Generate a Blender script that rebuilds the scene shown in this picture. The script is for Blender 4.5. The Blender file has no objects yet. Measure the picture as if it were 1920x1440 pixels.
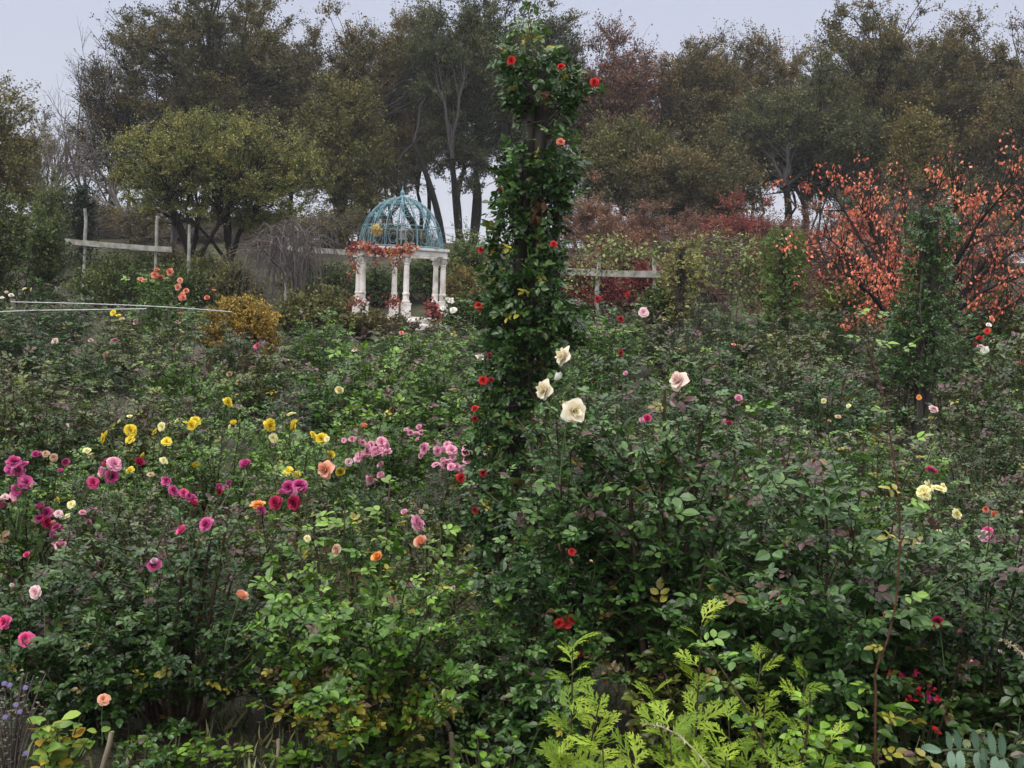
import bpy, math
import numpy as np
from mathutils import Vector, Matrix

SC = bpy.context.scene
COL = SC.collection
D2R = math.radians

# ------------------------------------------------------------------ camera
FPX, CX, CY = 2059.0, 960.0, 720.0          # focal length in photo pixels
PITCH, ROLL = D2R(-4.33), D2R(2.0)
CAM = np.array([0.0, 0.0, 1.7])
cp, sp = math.cos(PITCH), math.sin(PITCH)
fwd = np.array([0, cp, sp]); up0 = np.array([0, -sp, cp]); rt0 = np.array([1.0, 0, 0])
rt = math.cos(ROLL) * rt0 + math.sin(ROLL) * up0
upv = -math.sin(ROLL) * rt0 + math.cos(ROLL) * up0
cam = bpy.data.cameras.new("Camera")
cam.sensor_width = 36.0
cam.lens = 36.0 * FPX / 1920.0
cam.clip_start, cam.clip_end = 0.05, 3000
camo = bpy.data.objects.new("Camera", cam)
COL.objects.link(camo)
camo.matrix_world = Matrix(((rt[0], upv[0], -fwd[0], CAM[0]), (rt[1], upv[1], -fwd[1], CAM[1]),
                            (rt[2], upv[2], -fwd[2], CAM[2]), (0, 0, 0, 1)))
SC.camera = camo

# ------------------------------------------------------------------ sky, light, exposure
SUN_EL, SUN_AZ = D2R(48), D2R(215)
world = bpy.data.worlds.new("World")
SC.world = world
world.use_nodes = True
nt = world.node_tree
bg = nt.nodes["Background"]
sky = nt.nodes.new("ShaderNodeTexSky")
sky.sky_type = 'NISHITA'
sky.sun_disc = False
sky.sun_elevation = SUN_EL
sky.sun_rotation = SUN_AZ
sky.dust_density = 4.0
geo_ = nt.nodes.new("ShaderNodeTexCoord")
sep = nt.nodes.new("ShaderNodeSeparateXYZ")
nt.links.new(geo_.outputs["Generated"], sep.inputs[0])
rmp = nt.nodes.new("ShaderNodeValToRGB")             # the overcast cloud layer, paler towards the horizon
for q_ in range(1): rmp.color_ramp.elements.new(0.5)
for el_, (p_, c_) in zip(rmp.color_ramp.elements, ((0.0, (.39, .405, .455)), (.27, (.352, .373, .46)), (1.0, (1.85, 1.83, 1.78)))):
    el_.position = p_; el_.color = (*c_, 1)
nt.links.new(sep.outputs["Z"], rmp.inputs[0])
mul = nt.nodes.new("ShaderNodeMix"); mul.data_type = 'RGBA'; mul.blend_type = 'MULTIPLY'
mul.inputs[0].default_value = 1.0
nt.links.new(rmp.outputs[0], mul.inputs[6])
mul.inputs[7].default_value = (9.6, 9.6, 9.6, 1)
mul.clamp_result = False
mx = nt.nodes.new("ShaderNodeMix"); mx.data_type = 'RGBA'
mx.inputs[0].default_value = 0.94
nt.links.new(sky.outputs[0], mx.inputs[6])
nt.links.new(mul.outputs[2], mx.inputs[7])
nt.links.new(mx.outputs[2], bg.inputs[0])
bg.inputs[1].default_value = 0.1
sun = bpy.data.lights.new("Sun", 'SUN')
sun.energy, sun.angle, sun.color = 1.2, D2R(40), (1.0, 0.97, 0.93)
suno = bpy.data.objects.new("Sun", sun)
suno.rotation_euler = (math.pi / 2 - SUN_EL, 0, math.pi - SUN_AZ)
COL.objects.link(suno)
SC.view_settings.view_transform = 'Standard'
SC.view_settings.look = 'None'
SC.view_settings.exposure = 0.8
SC.view_settings.gamma = 1.0
SC.cycles.max_bounces = 6
SC.cycles.diffuse_bounces = 2
SC.cycles.glossy_bounces = 2
SC.cycles.transmission_bounces = 3
SC.cycles.volume_bounces = 1
SC.cycles.transparent_max_bounces = 4
SC.cycles.use_denoising = True
SC.cycles.denoiser = 'OPENIMAGEDENOISE'
SC.cycles.denoising_prefilter = 'ACCURATE'
SC.cycles.use_adaptive_sampling = True
SC.cycles.adaptive_threshold = 0.01
SC.cycles.sample_clamp_indirect = 4.0

# ------------------------------------------------------------------ placing
def P(px, py, d):
    """world point seen at photo pixel (px, py), d metres in front of the viewer"""
    v = rt * ((px - CX) / FPX) + upv * (-(py - CY) / FPX) + fwd
    return CAM + v * (d / v[1])

def sm(a, b, t):
    t = np.clip((t - a) / (b - a), 0, 1)
    return t * t * (3 - 2 * t)

def terrain(x, y):
    x = np.asarray(x, float); y = np.asarray(y, float)
    z = 0.85 * sm(7, 30, y) + 3.3 * sm(30, 50, y) - 14.0 * sm(62, 130, y)
    z = z + 0.05 * np.sin(x * 0.7 + 1.3) * np.sin(y * 0.5) * sm(5, 12, y)
    return z

def ground_at(px, d):
    py = 700.0
    for _ in range(8):
        p = P(px, py, d)
        z = float(terrain(p[0], p[1]))
        py += (p[2] - z) * FPX / d
    return np.array([p[0], p[1], z])

# ------------------------------------------------------------------ mesh collector
class Geo:
    def __init__(s):
        s.v, s.f, s.t, s.m, s.n = [], [], [], [], 0
    def add(s, v, f, t=0.0, m=0):
        v = np.asarray(v, np.float32).reshape(-1, 3); f = np.asarray(f, np.int32)
        t = np.broadcast_to(np.asarray(t, np.float32), (len(v),))
        s.v.append(v); s.f.append(f + s.n); s.t.append(t); s.m.append(np.full(len(f), m, np.int32)); s.n += len(v)
    def data(s, name, mats, smooth=False):
        me = bpy.data.meshes.new(name)
        v = np.concatenate(s.v)
        me.vertices.add(len(v)); me.vertices.foreach_set("co", v.ravel())
        tot = np.concatenate([np.full(len(f), f.shape[1], np.int32) for f in s.f])
        loops = np.concatenate([f.ravel() for f in s.f])
        me.loops.add(len(loops)); me.loops.foreach_set("vertex_index", loops)
        me.polygons.add(len(tot))
        st = np.zeros(len(tot), np.int32); st[1:] = np.cumsum(tot)[:-1]
        me.polygons.foreach_set("loop_start", st)
        me.polygons.foreach_set("material_index", np.concatenate(s.m))
        me.polygons.foreach_set("use_smooth", np.full(len(tot), smooth))
        me.attributes.new("tint", 'FLOAT', 'POINT').data.foreach_set("value", np.concatenate(s.t))
        me.update(calc_edges=True)
        for m in (mats if isinstance(mats, (list, tuple)) else [mats]):
            me.materials.append(m)
        return me
    def build(s, name, mats, parent=None, smooth=False):
        o = bpy.data.objects.new(name, s.data(name, mats, smooth))
        COL.objects.link(o)
        if parent: o.parent = parent
        return o

def nrm(a):
    return a / np.maximum(np.linalg.norm(a, axis=-1, keepdims=True), 1e-9)

def tubes(g, paths, rad, sides=5, t=0.0, m=0):
    """paths (n, k, 3), rad (n, k): n tubes at once"""
    paths = np.asarray(paths, float)
    if paths.ndim == 2: paths = paths[None]
    n, k, _ = paths.shape
    rad = np.broadcast_to(np.asarray(rad, float), (n, k)) if np.ndim(rad) < 2 else np.asarray(rad, float)
    tan = np.gradient(paths, axis=1); tan = nrm(tan)
    mean = nrm(paths[:, -1] - paths[:, 0] + 1e-6)
    ref = np.where(np.abs(mean[:, 2:3]) > 0.75, np.array([[1.0, 0.13, 0]]), np.array([[0.1, 0.05, 1.0]]))
    a = nrm(np.cross(tan, ref[:, None, :])); b = np.cross(tan, a)
    th = np.arange(sides) * 2 * np.pi / sides
    ring = (a[:, :, None] * np.cos(th)[None, None, :, None] + b[:, :, None] * np.sin(th)[None, None, :, None])
    v = paths[:, :, None] + ring * rad[:, :, None, None]
    i = np.arange(n)[:, None, None] * k * sides; j = np.arange(k - 1)[None, :, None] * sides
    q = np.arange(sides)[None, None, :]; q2 = (q + 1) % sides
    f = np.stack([i + j + q, i + j + q2, i + j + sides + q2, i + j + sides + q], -1).reshape(-1, 4)
    tt = np.repeat(np.asarray(t, float), k * sides) if np.ndim(t) else t
    g.add(v.reshape(-1, 3), f, tt, m)

def box(g, c, s, rz=0.0, m=0, t=0.0, tilt=None):
    c = np.asarray(c, float); s = np.asarray(s, float) / 2
    v = np.array([[x, y, z] for z in (-1, 1) for y in (-1, 1) for x in (-1, 1)]) * s
    if tilt is not None: v = v @ np.asarray(tilt).T
    ca, sa = math.cos(rz), math.sin(rz)
    v = v @ np.array([[ca, sa, 0], [-sa, ca, 0], [0, 0, 1]]) + c
    g.add(v, [[0, 2, 3, 1], [4, 5, 7, 6], [0, 1, 5, 4], [2, 6, 7, 3], [0, 4, 6, 2], [1, 3, 7, 5]], t, m)

def lathe(g, prof, c=(0, 0, 0), n=24, m=0, flute=0.0):
    prof = np.asarray(prof, float); k = len(prof)
    th = np.arange(n) * 2 * np.pi / n
    r = prof[:, 0][:, None] * (1 - flute * (np.arange(n) % 2)[None, :])
    v = np.stack([r * np.cos(th), r * np.sin(th), np.broadcast_to(prof[:, 1][:, None], (k, n))], -1).reshape(-1, 3) + np.asarray(c)
    j = np.arange(k - 1)[:, None] * n; q = np.arange(n)[None, :]; q2 = (q + 1) % n
    g.add(v, np.stack([j + q, j + q2, j + n + q2, j + n + q], -1).reshape(-1, 4), 0.0, m)

# leaf shapes: y along the midrib, x across, z up from the blade
LEAF_HI = (np.array([[0, 0, 0], [-.25, .2, .07], [.25, .2, .07], [-.33, .5, .08], [.33, .5, .08], [-.2, .8, .02], [.2, .8, .02],
                     [0, 1.03, -.09], [0, .3, .0], [0, .65, .0]], float),
           np.array([[0, 8, 1], [0, 2, 8], [1, 8, 3], [8, 9, 3], [2, 4, 8], [4, 9, 8], [3, 9, 5], [4, 6, 9], [5, 9, 7], [9, 6, 7]]))
LEAF_MID = (np.array([[0, 0, 0], [-.33, .45, .09], [.33, .45, .09], [0, 1, -.05]], float), np.array([[0, 3, 1], [0, 2, 3]]))
LEAF_FAR = (np.array([[0, 0, 0], [.36, .5, .06], [0, 1, -.04], [-.36, .5, .06]], float), np.array([[0, 1, 2, 3]]))
BLADE = (np.array([[-.045, 0, 0], [.045, 0, 0], [.035, .55, .03], [-.035, .55, .03], [0, 1, .16]], float), None)

def scatter(g, tm, pos, ax, nv, size, tint=0.0, m=0, width=1.0):
    tv, tf = tm
    n = len(pos)
    if n == 0: return
    y = nrm(ax); z = nrm(nv - (nv * y).sum(1, keepdims=True) * y); x = np.cross(y, z)
    s = np.broadcast_to(np.asarray(size, float), (n,))[:, None, None]
    v = pos[:, None] + s * (tv[None, :, 0:1] * width * x[:, None] + tv[None, :, 1:2] * y[:, None] + tv[None, :, 2:3] * z[:, None])
    k = len(tv)
    f = (tf[None] + (np.arange(n) * k)[:, None, None]).reshape(-1, tf.shape[1])
    t = np.repeat(np.broadcast_to(np.asarray(tint, float), (n,)), k)
    g.add(v.reshape(-1, 3), f, t, m)

def compound(g, R, tm, pos, ax, nv, size, tint, m=0, pairs=2):
    """rose leaves: five leaflets on one stalk"""
    n = len(pos)
    if n == 0: return
    y = nrm(ax); z = nrm(nv - (nv * y).sum(1, keepdims=True) * y); x = np.cross(y, z)
    s = size[:, None]
    def j(a): return R.normal(0, a, (n, 3))
    scatter(g, tm, pos + y * s * 1.25, y + j(.15), z + j(.25), size * R.uniform(.9, 1.15, n), tint + R.normal(0, .025, n), m)
    for k, (al, sc) in enumerate(((.95, .9), (.4, .72))[:pairs]):
        for sd in (-1, 1):
            scatter(g, tm, pos + y * s * al + x * sd * s * .06, y * .5 + x * sd * .85 + j(.18), z + j(.3),
                    size * sc * R.uniform(.85, 1.1, n), tint + R.normal(0, .025, n), m)

# ------------------------------------------------------------------ materials
def mat(name):
    m = bpy.data.materials.new(name); m.use_nodes = True
    return m, m.node_tree, m.node_tree.nodes["Principled BSDF"]

def leafmat(name, stops, rough=.31, spec=.5, trans=.2, jit=.5):
    m, t, b = mat(name)
    at = t.nodes.new("ShaderNodeAttribute"); at.attribute_name = "tint"
    r = t.nodes.new("ShaderNodeValToRGB")
    e = r.color_ramp.elements
    while len(e) < len(stops): e.new(0.5)
    for i, (p, c) in enumerate(stops):
        e[i].position = p; e[i].color = (*c, 1)
    t.links.new(at.outputs["Fac"], r.inputs[0])
    gi = t.nodes.new("ShaderNodeNewGeometry")
    hv = t.nodes.new("ShaderNodeHueSaturation")
    mr = t.nodes.new("ShaderNodeMapRange")
    mr.inputs[3].default_value = 1 - jit; mr.inputs[4].default_value = 1 + jit
    t.links.new(gi.outputs["Random Per Island"], mr.inputs[0])
    t.links.new(mr.outputs[0], hv.inputs["Value"])
    t.links.new(r.outputs[0], hv.inputs["Color"])
    t.links.new(hv.outputs[0], b.inputs["Base Color"])
    b.inputs["Roughness"].default_value = rough
    b.inputs["Specular IOR Level"].default_value = spec
    if trans > 0:
        tr = t.nodes.new("ShaderNodeBsdfTranslucent")
        t.links.new(hv.outputs[0], tr.inputs[0])
        ms = t.nodes.new("ShaderNodeMixShader"); ms.inputs[0].default_value = trans
        t.links.new(b.outputs[0], ms.inputs[1]); t.links.new(tr.outputs[0], ms.inputs[2])
        t.links.new(ms.outputs[0], t.nodes["Material Output"].inputs[0])
    return m

def noisemat(name, c1, c2, scale=20, rough=.8, bump=.3, detail=6, stretch=(1, 1, 1), mid=.5, spec=.3):
    m, t, b = mat(name)
    tc = t.nodes.new("ShaderNodeTexCoord"); mp = t.nodes.new("ShaderNodeMapping"); mp.inputs["Scale"].default_value = stretch
    n = t.nodes.new("ShaderNodeTexNoise"); n.inputs["Scale"].default_value = scale; n.inputs["Detail"].default_value = detail
    r = t.nodes.new("ShaderNodeValToRGB")
    r.color_ramp.elements[0].position = mid - .15; r.color_ramp.elements[1].position = mid + .18
    r.color_ramp.elements[0].color = (*c1, 1); r.color_ramp.elements[1].color = (*c2, 1)
    t.links.new(tc.outputs["Object"], mp.inputs[0]); t.links.new(mp.outputs[0], n.inputs[0])
    t.links.new(n.outputs[0], r.inputs[0]); t.links.new(r.outputs[0], b.inputs["Base Color"])
    b.inputs["Roughness"].default_value = rough; b.inputs["Specular IOR Level"].default_value = spec
    if bump:
        bp = t.nodes.new("ShaderNodeBump"); bp.inputs["Strength"].default_value = bump; bp.inputs["Distance"].default_value = .02
        t.links.new(n.outputs[0], bp.inputs["Height"]); t.links.new(bp.outputs[0], b.inputs["Normal"])
    return m

BRONZE, YEL, BRN = (.085, .04, .042), (.27, .24, .03), (.12, .07, .03)
def rosepal(name, dark, mid_, light, bronze=BRONZE, **k):
    return leafmat(name, [(0, dark), (.3, mid_), (.55, light), (.66, light), (.7, bronze), (.8, bronze), (.84, YEL), (.93, YEL), (.97, BRN)], **k)
PAL = {
    'deep': rosepal('leaf deep green', (.013, .042, .008), (.03, .073, .013), (.068, .13, .026)),
    'fresh': rosepal('leaf fresh green', (.027, .07, .006), (.06, .143, .012), (.14, .25, .026)),
    'olive': rosepal('leaf olive green', (.031, .048, .008), (.07, .094, .016), (.14, .165, .03)),
    'grey': rosepal('leaf grey green', (.022, .042, .013), (.055, .084, .025), (.12, .15, .05)),
    'blue': rosepal('leaf mid green', (.016, .05, .009), (.036, .09, .017), (.086, .165, .036)),
    'climb': rosepal('leaf climber green', (.014, .044, .009), (.033, .08, .016), (.078, .148, .033)),
}
STEM = noisemat('cane brown', (.03, .02, .014), (.075, .05, .03), 30, .7, .2)
GSTEM = noisemat('cane green', (.03, .055, .018), (.07, .06, .03), 20, .55, .1)
BARK = noisemat('bark dark', (.010, .009, .009), (.032, .028, .026), 14, .9, .6, stretch=(1, 1, .25))
BARKG = noisemat('bark grey', (.09, .08, .075), (.2, .18, .17), 14, .9, .5, stretch=(1, 1, .25))
TWIG = noisemat('twig grey brown', (.06, .048, .045), (.13, .105, .10), 10, .8, 0)
POST = noisemat('weathered post', (.014, .012, .011), (.055, .048, .042), 22, .85, .6, stretch=(1, 1, .12))
WHITEWOOD = noisemat('white weathered rail', (.12, .113, .094), (.31, .30, .265), 6, .75, .3, stretch=(1, 1, 1), mid=.42)

# ------------------------------------------------------------------ tagging
def tag(o, label=None, cat=None, group=None, kind=None):
    if label: o['label'] = label
    if cat: o['category'] = cat
    if group: o['group'] = group
    if kind: o['kind'] = kind
    return o
def thing(name, loc, label, cat, group=None, rz=0.0):
    o = bpy.data.objects.new(name, None); o.empty_display_size = .2
    COL.objects.link(o); o.location = loc; o.rotation_euler = (0, 0, rz)
    return tag(o, label, cat, group)

# ------------------------------------------------------------------ ground
def axis(a, b, n, far):
    c = np.linspace(a, b, n)
    return np.concatenate([np.linspace(-far, a, 14)[:-1], c, np.linspace(b, far, 14)[1:]])
gx = axis(-45, 45, 120, 900)
gy = np.concatenate([np.linspace(-300, -5, 8)[:-1], np.linspace(-5, 75, 150), np.linspace(75, 180, 25)[1:], np.linspace(180, 1500, 10)[1:]])
X, Y = np.meshgrid(gx, gy)
V = np.stack([X, Y, terrain(X, Y)], -1).reshape(-1, 3)
nx, ny = len(gx), len(gy)
i, j = np.meshgrid(np.arange(nx - 1), np.arange(ny - 1))
b0 = (j * nx + i).ravel()
g = Geo(); g.add(V, np.stack([b0, b0 + 1, b0 + nx + 1, b0 + nx], -1))
GROUND, t, b = mat('lawn and soil')
tc = t.nodes.new("ShaderNodeTexCoord")
n1 = t.nodes.new("ShaderNodeTexNoise"); n1.inputs["Scale"].default_value = 1.1; n1.inputs["Detail"].default_value = 8
n2 = t.nodes.new("ShaderNodeTexNoise"); n2.inputs["Scale"].default_value = 60; n2.inputs["Detail"].default_value = 6
r1 = t.nodes.new("ShaderNodeValToRGB"); r1.color_ramp.elements[0].position = .45; r1.color_ramp.elements[1].position = .7
r1.color_ramp.elements[0].color = (.03, .023, .016, 1); r1.color_ramp.elements[1].color = (.07, .085, .028, 1)
r2 = t.nodes.new("ShaderNodeValToRGB"); r2.color_ramp.elements[0].color = (.45, .45, .45, 1); r2.color_ramp.elements[1].color = (1.5, 1.45, 1.2, 1)
r2.color_ramp.elements[0].position = .3; r2.color_ramp.elements[1].position = .75
mm = t.nodes.new("ShaderNodeMix"); mm.data_type = 'RGBA'; mm.blend_type = 'MULTIPLY'; mm.inputs[0].default_value = 1
for n_ in (n1, n2): t.links.new(tc.outputs["Object"], n_.inputs[0])
t.links.new(n1.outputs[0], r1.inputs[0]); t.links.new(n2.outputs[0], r2.inputs[0])
t.links.new(r1.outputs[0], mm.inputs[6]); t.links.new(r2.outputs[0], mm.inputs[7]); t.links.new(mm.outputs[2], b.inputs["Base Color"])
b.inputs["Roughness"].default_value = .95
bp = t.nodes.new("ShaderNodeBump"); bp.inputs["Distance"].default_value = .03; t.links.new(n2.outputs[0], bp.inputs["Height"]); t.links.new(bp.outputs[0], b.inputs["Normal"])
tag(g.build('ground', GROUND, smooth=True), 'grassy garden ground between the rose beds', 'ground', kind='structure')

# ------------------------------------------------------------------ trees and shrubs
def bez(p0, p1, p2, k):
    t = np.linspace(0, 1, k)[None, :, None]
    return (1 - t) ** 2 * p0[:, None] + 2 * t * (1 - t) * p1[:, None] + t ** 2 * p2[:, None]

def crown(seed, H, rx, ry, rz, cz, ncl=70, nleaf=170, ls=.16, sig=.75, tr=.18, nst=1, t0=(0, .6), fork=.3,
          tsp=.1, tm=LEAF_FAR, lean=(0, 0), flat=.75, shell=.55, droop=0.0, stsp=.15, twigs=7, wr=1.0, lobe=1.0):
    """returns (wood, leaves): stems > limbs > twigs carrying leaf clumps in an uneven envelope"""
    R = np.random.default_rng(seed)
    u = nrm(R.normal(size=(ncl, 3))); rad = R.uniform(0, 1, ncl) ** shell
    ph = R.uniform(0, 6.28, 6); az = np.arctan2(u[:, 1], u[:, 0]); el = np.arcsin(u[:, 2])
    lob = 1 + .16 * np.cos(2 * az + ph[0] + el) + .13 * np.cos(3 * az + ph[1]) + .12 * np.cos(4 * el + ph[2] + az) + .08 * np.cos(7 * az + 5 * el + ph[3])
    lob = 1 + (lob - 1) * lobe
    c = u * (rad * lob)[:, None] * np.array([rx, ry, rz]) + np.array([lean[0], lean[1], cz])
    lo = max(.25, cz - rz)
    c[:, 2] = np.maximum(c[:, 2], lo * .9)
    wood, leaf = Geo(), Geo()
    # stems
    nm = min(max(4, int(ncl / 9)), 15)
    k0 = c[R.choice(ncl, nm, replace=False)]
    for _ in range(2):
        a = ((c[:, None] - k0[None]) ** 2).sum(-1).argmin(1)
        k0 = np.array([c[a == q].mean(0) if (a == q).any() else k0[q] for q in range(nm)])
    sb = R.normal(0, stsp * max(nst - 1, 0.0) ** .5 + .01, (nst, 3)); sb[:, 2] = -.15
    stop = np.stack([sb[:, 0] * 2.2 + lean[0] * .35, sb[:, 1] * 2.2 + lean[1] * .35, np.full(nst, H * fork) * R.uniform(.8, 1.15, nst)], -1)
    sp_ = bez(sb, (sb + stop) / 2 + R.normal(0, .12 * H * fork, (nst, 3)) * [1, 1, 0], stop, 8)
    rs = tr / math.sqrt(nst)
    tubes(wood, sp_, rs * np.linspace(1.25, .72, 8)[None] * np.ones((nst, 1)) * wr, 8)
    own = R.integers(0, nst, nm)
    for q in range(nst): own[q % nm] = q
    p0 = stop[own]
    mid = (p0 + k0) / 2 + np.stack([(p0[:, 0] - k0[:, 0]) * .15, (p0[:, 1] - k0[:, 1]) * .15, np.abs(k0[:, 2] - p0[:, 2]) * .12 + .1], -1) + R.normal(0, .25, (nm, 3)) * H / 10
    ml = bez(p0, mid, k0, 9); ml[:, 1:-1] += R.normal(0, .05, (nm, 7, 3)) * H / 10
    tubes(wood, ml, rs * .6 * np.linspace(1, .35, 9)[None] * np.ones((nm, 1)) * wr, 6)
    # limbs to clumps
    ti = R.integers(3, 9, ncl); p0 = ml[a, ti]
    L = np.linalg.norm(c - p0, axis=1, keepdims=True)
    mid = (p0 + c) / 2 + np.array([0, 0, 1.0]) * L * .18 + R.normal(0, .12, (ncl, 3)) * L
    sl = bez(p0, mid, c, 6)
    tubes(wood, sl, np.clip(rs * .22, .008, .045) * np.linspace(1, .4, 6)[None] * np.ones((ncl, 1)) * wr, 4)
    # twigs, fanning outwards and upwards from each limb end
    tw = None
    if twigs:
        tc_ = np.repeat(c, twigs, 0); m_ = len(tc_)
        outw = nrm(tc_ - np.array([lean[0], lean[1], cz - rz * .4]))
        te = tc_ + (R.normal(0, .75, tc_.shape) * np.array([1, 1, flat]) + outw * .75 + np.array([0, 0, .3 - droop * .5])) * sig * R.uniform(.6, 1.45, m_)[:, None]
        tw = bez(tc_, (tc_ + te) / 2 + R.normal(0, .14, tc_.shape) * sig, te, 6)
        tubes(wood, tw, np.array([[.011, .010, .008, .007, .005, .003]]) * np.ones((m_, 1)) * (.55 + H / 20) * wr, 3)
    # leaves in sprays along the twigs
    if nleaf and twigs:
        ct = R.uniform(t0[0], t0[1], ncl); per = max(1, int(round(nleaf / twigs)))
        full = R.uniform(.35, 1.5, ncl)
        cnt = np.maximum(0, np.round(per * np.repeat(full, twigs) * R.uniform(.5, 1.5, m_))).astype(int)
        ti_ = np.repeat(np.arange(m_), cnt); n = len(ti_)
        u = np.clip(R.uniform(.5, 5.4, n), 0, 4.999); i0 = u.astype(int); f = (u - i0)[:, None]
        pos = tw[ti_, i0] * (1 - f) + tw[ti_, i0 + 1] * f
        td = nrm(tw[ti_, i0 + 1] - tw[ti_, i0])
        ax = td * .7 + R.normal(0, .75, (n, 3)) + np.array([0, 0, -droop])
        pos = pos + R.normal(0, 1, (n, 3)) * sig * np.array([.17, .17, .12])
        nv = R.normal(0, .6, (n, 3)) + np.array([0, 0, 1.0])
        scatter(leaf, tm, pos, ax, nv, ls * R.uniform(.6, 1.3, n), np.clip(ct[ti_ // twigs] + R.normal(0, tsp, n), 0, 1))
    return wood, leaf

def plant(name, label, cat, px, top, hw, d, lm, seed, group=None, base_f=None, wood=BARK, crown_base=.3, rd=.8, dz=0, lean=0, wn='trunk', **k):
    """a tree or shrub whose crown spans px +- hw and reaches the photo line `top`, d metres away"""
    b = ground_at(px, d)
    H = P(px, top, d)[2] - b[2]
    rx = hw * d / FPX
    sig = k.pop('sig', .075 * H)
    cb = crown_base * H
    rz = max((H - cb) / 2 - sig * .8, .15); cz = cb + (H - cb) / 2 - sig * .35
    w, l = crown(seed, H, max(rx - sig * 1.1, .15), max(rx * rd - sig * .8, .15), rz, cz, sig=sig, lean=(lean, 0), **k)
    o = thing(name, b - [0, 0, .02], label, cat, group)
    w.build(wn, wood, o, True)
    if l.v: l.build('crown' if cat == 'tree' else 'foliage', lm, o)
    return o

def tm_(name, a, b_, c, d_, **k):
    return leafmat(name, [(0, a), (.33, b_), (.66, c), (1, d_)], rough=.6, spec=.25, **k)
T_OAK = tm_('oak dark', (.056, .058, .026), (.092, .087, .035), (.129, .108, .040), (.179, .123, .045))
T_BRN = tm_('oak brown', (.084, .074, .034), (.121, .099, .040), (.159, .119, .045), (.213, .140, .047))
T_OLV = tm_('olive leaves', (.078, .083, .027), (.129, .123, .036), (.174, .151, .040), (.224, .157, .045))
T_EVG = tm_('evergreen oak', (.043, .056, .026), (.072, .085, .035), (.103, .112, .043), (.146, .129, .047))
T_RUS = tm_('russet leaves', (.13, .07, .05), (.19, .098, .066), (.24, .11, .068), (.23, .14, .07))
T_YEL = tm_('yellow green', (.095, .11, .03), (.16, .175, .05), (.225, .23, .07), (.27, .225, .07))
T_RED = tm_('crimson leaves', (.12, .022, .022), (.21, .04, .036), (.27, .065, .045), (.22, .09, .055))
T_CHR = tm_('cherry red', (.42, .10, .07), (.62, .17, .10), (.7, .23, .13), (.6, .29, .11))
T_GRN = tm_('shrub green', (.035, .058, .016), (.065, .098, .025), (.105, .14, .036), (.16, .15, .04))
T_LIM = tm_('pale vine', (.08, .115, .03), (.15, .19, .06), (.21, .25, .09), (.26, .27, .1))
T_COL = tm_('column green', (.04, .08, .016), (.08, .14, .03), (.13, .2, .045), (.18, .2, .05))
T_GOLD = tm_('golden leaves', (.2, .145, .03), (.33, .23, .045), (.4, .26, .05), (.3, .18, .04))
T_CON = tm_('conifer', (.010, .02, .012), (.018, .034, .018), (.026, .045, .022), (.035, .055, .025))

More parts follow.
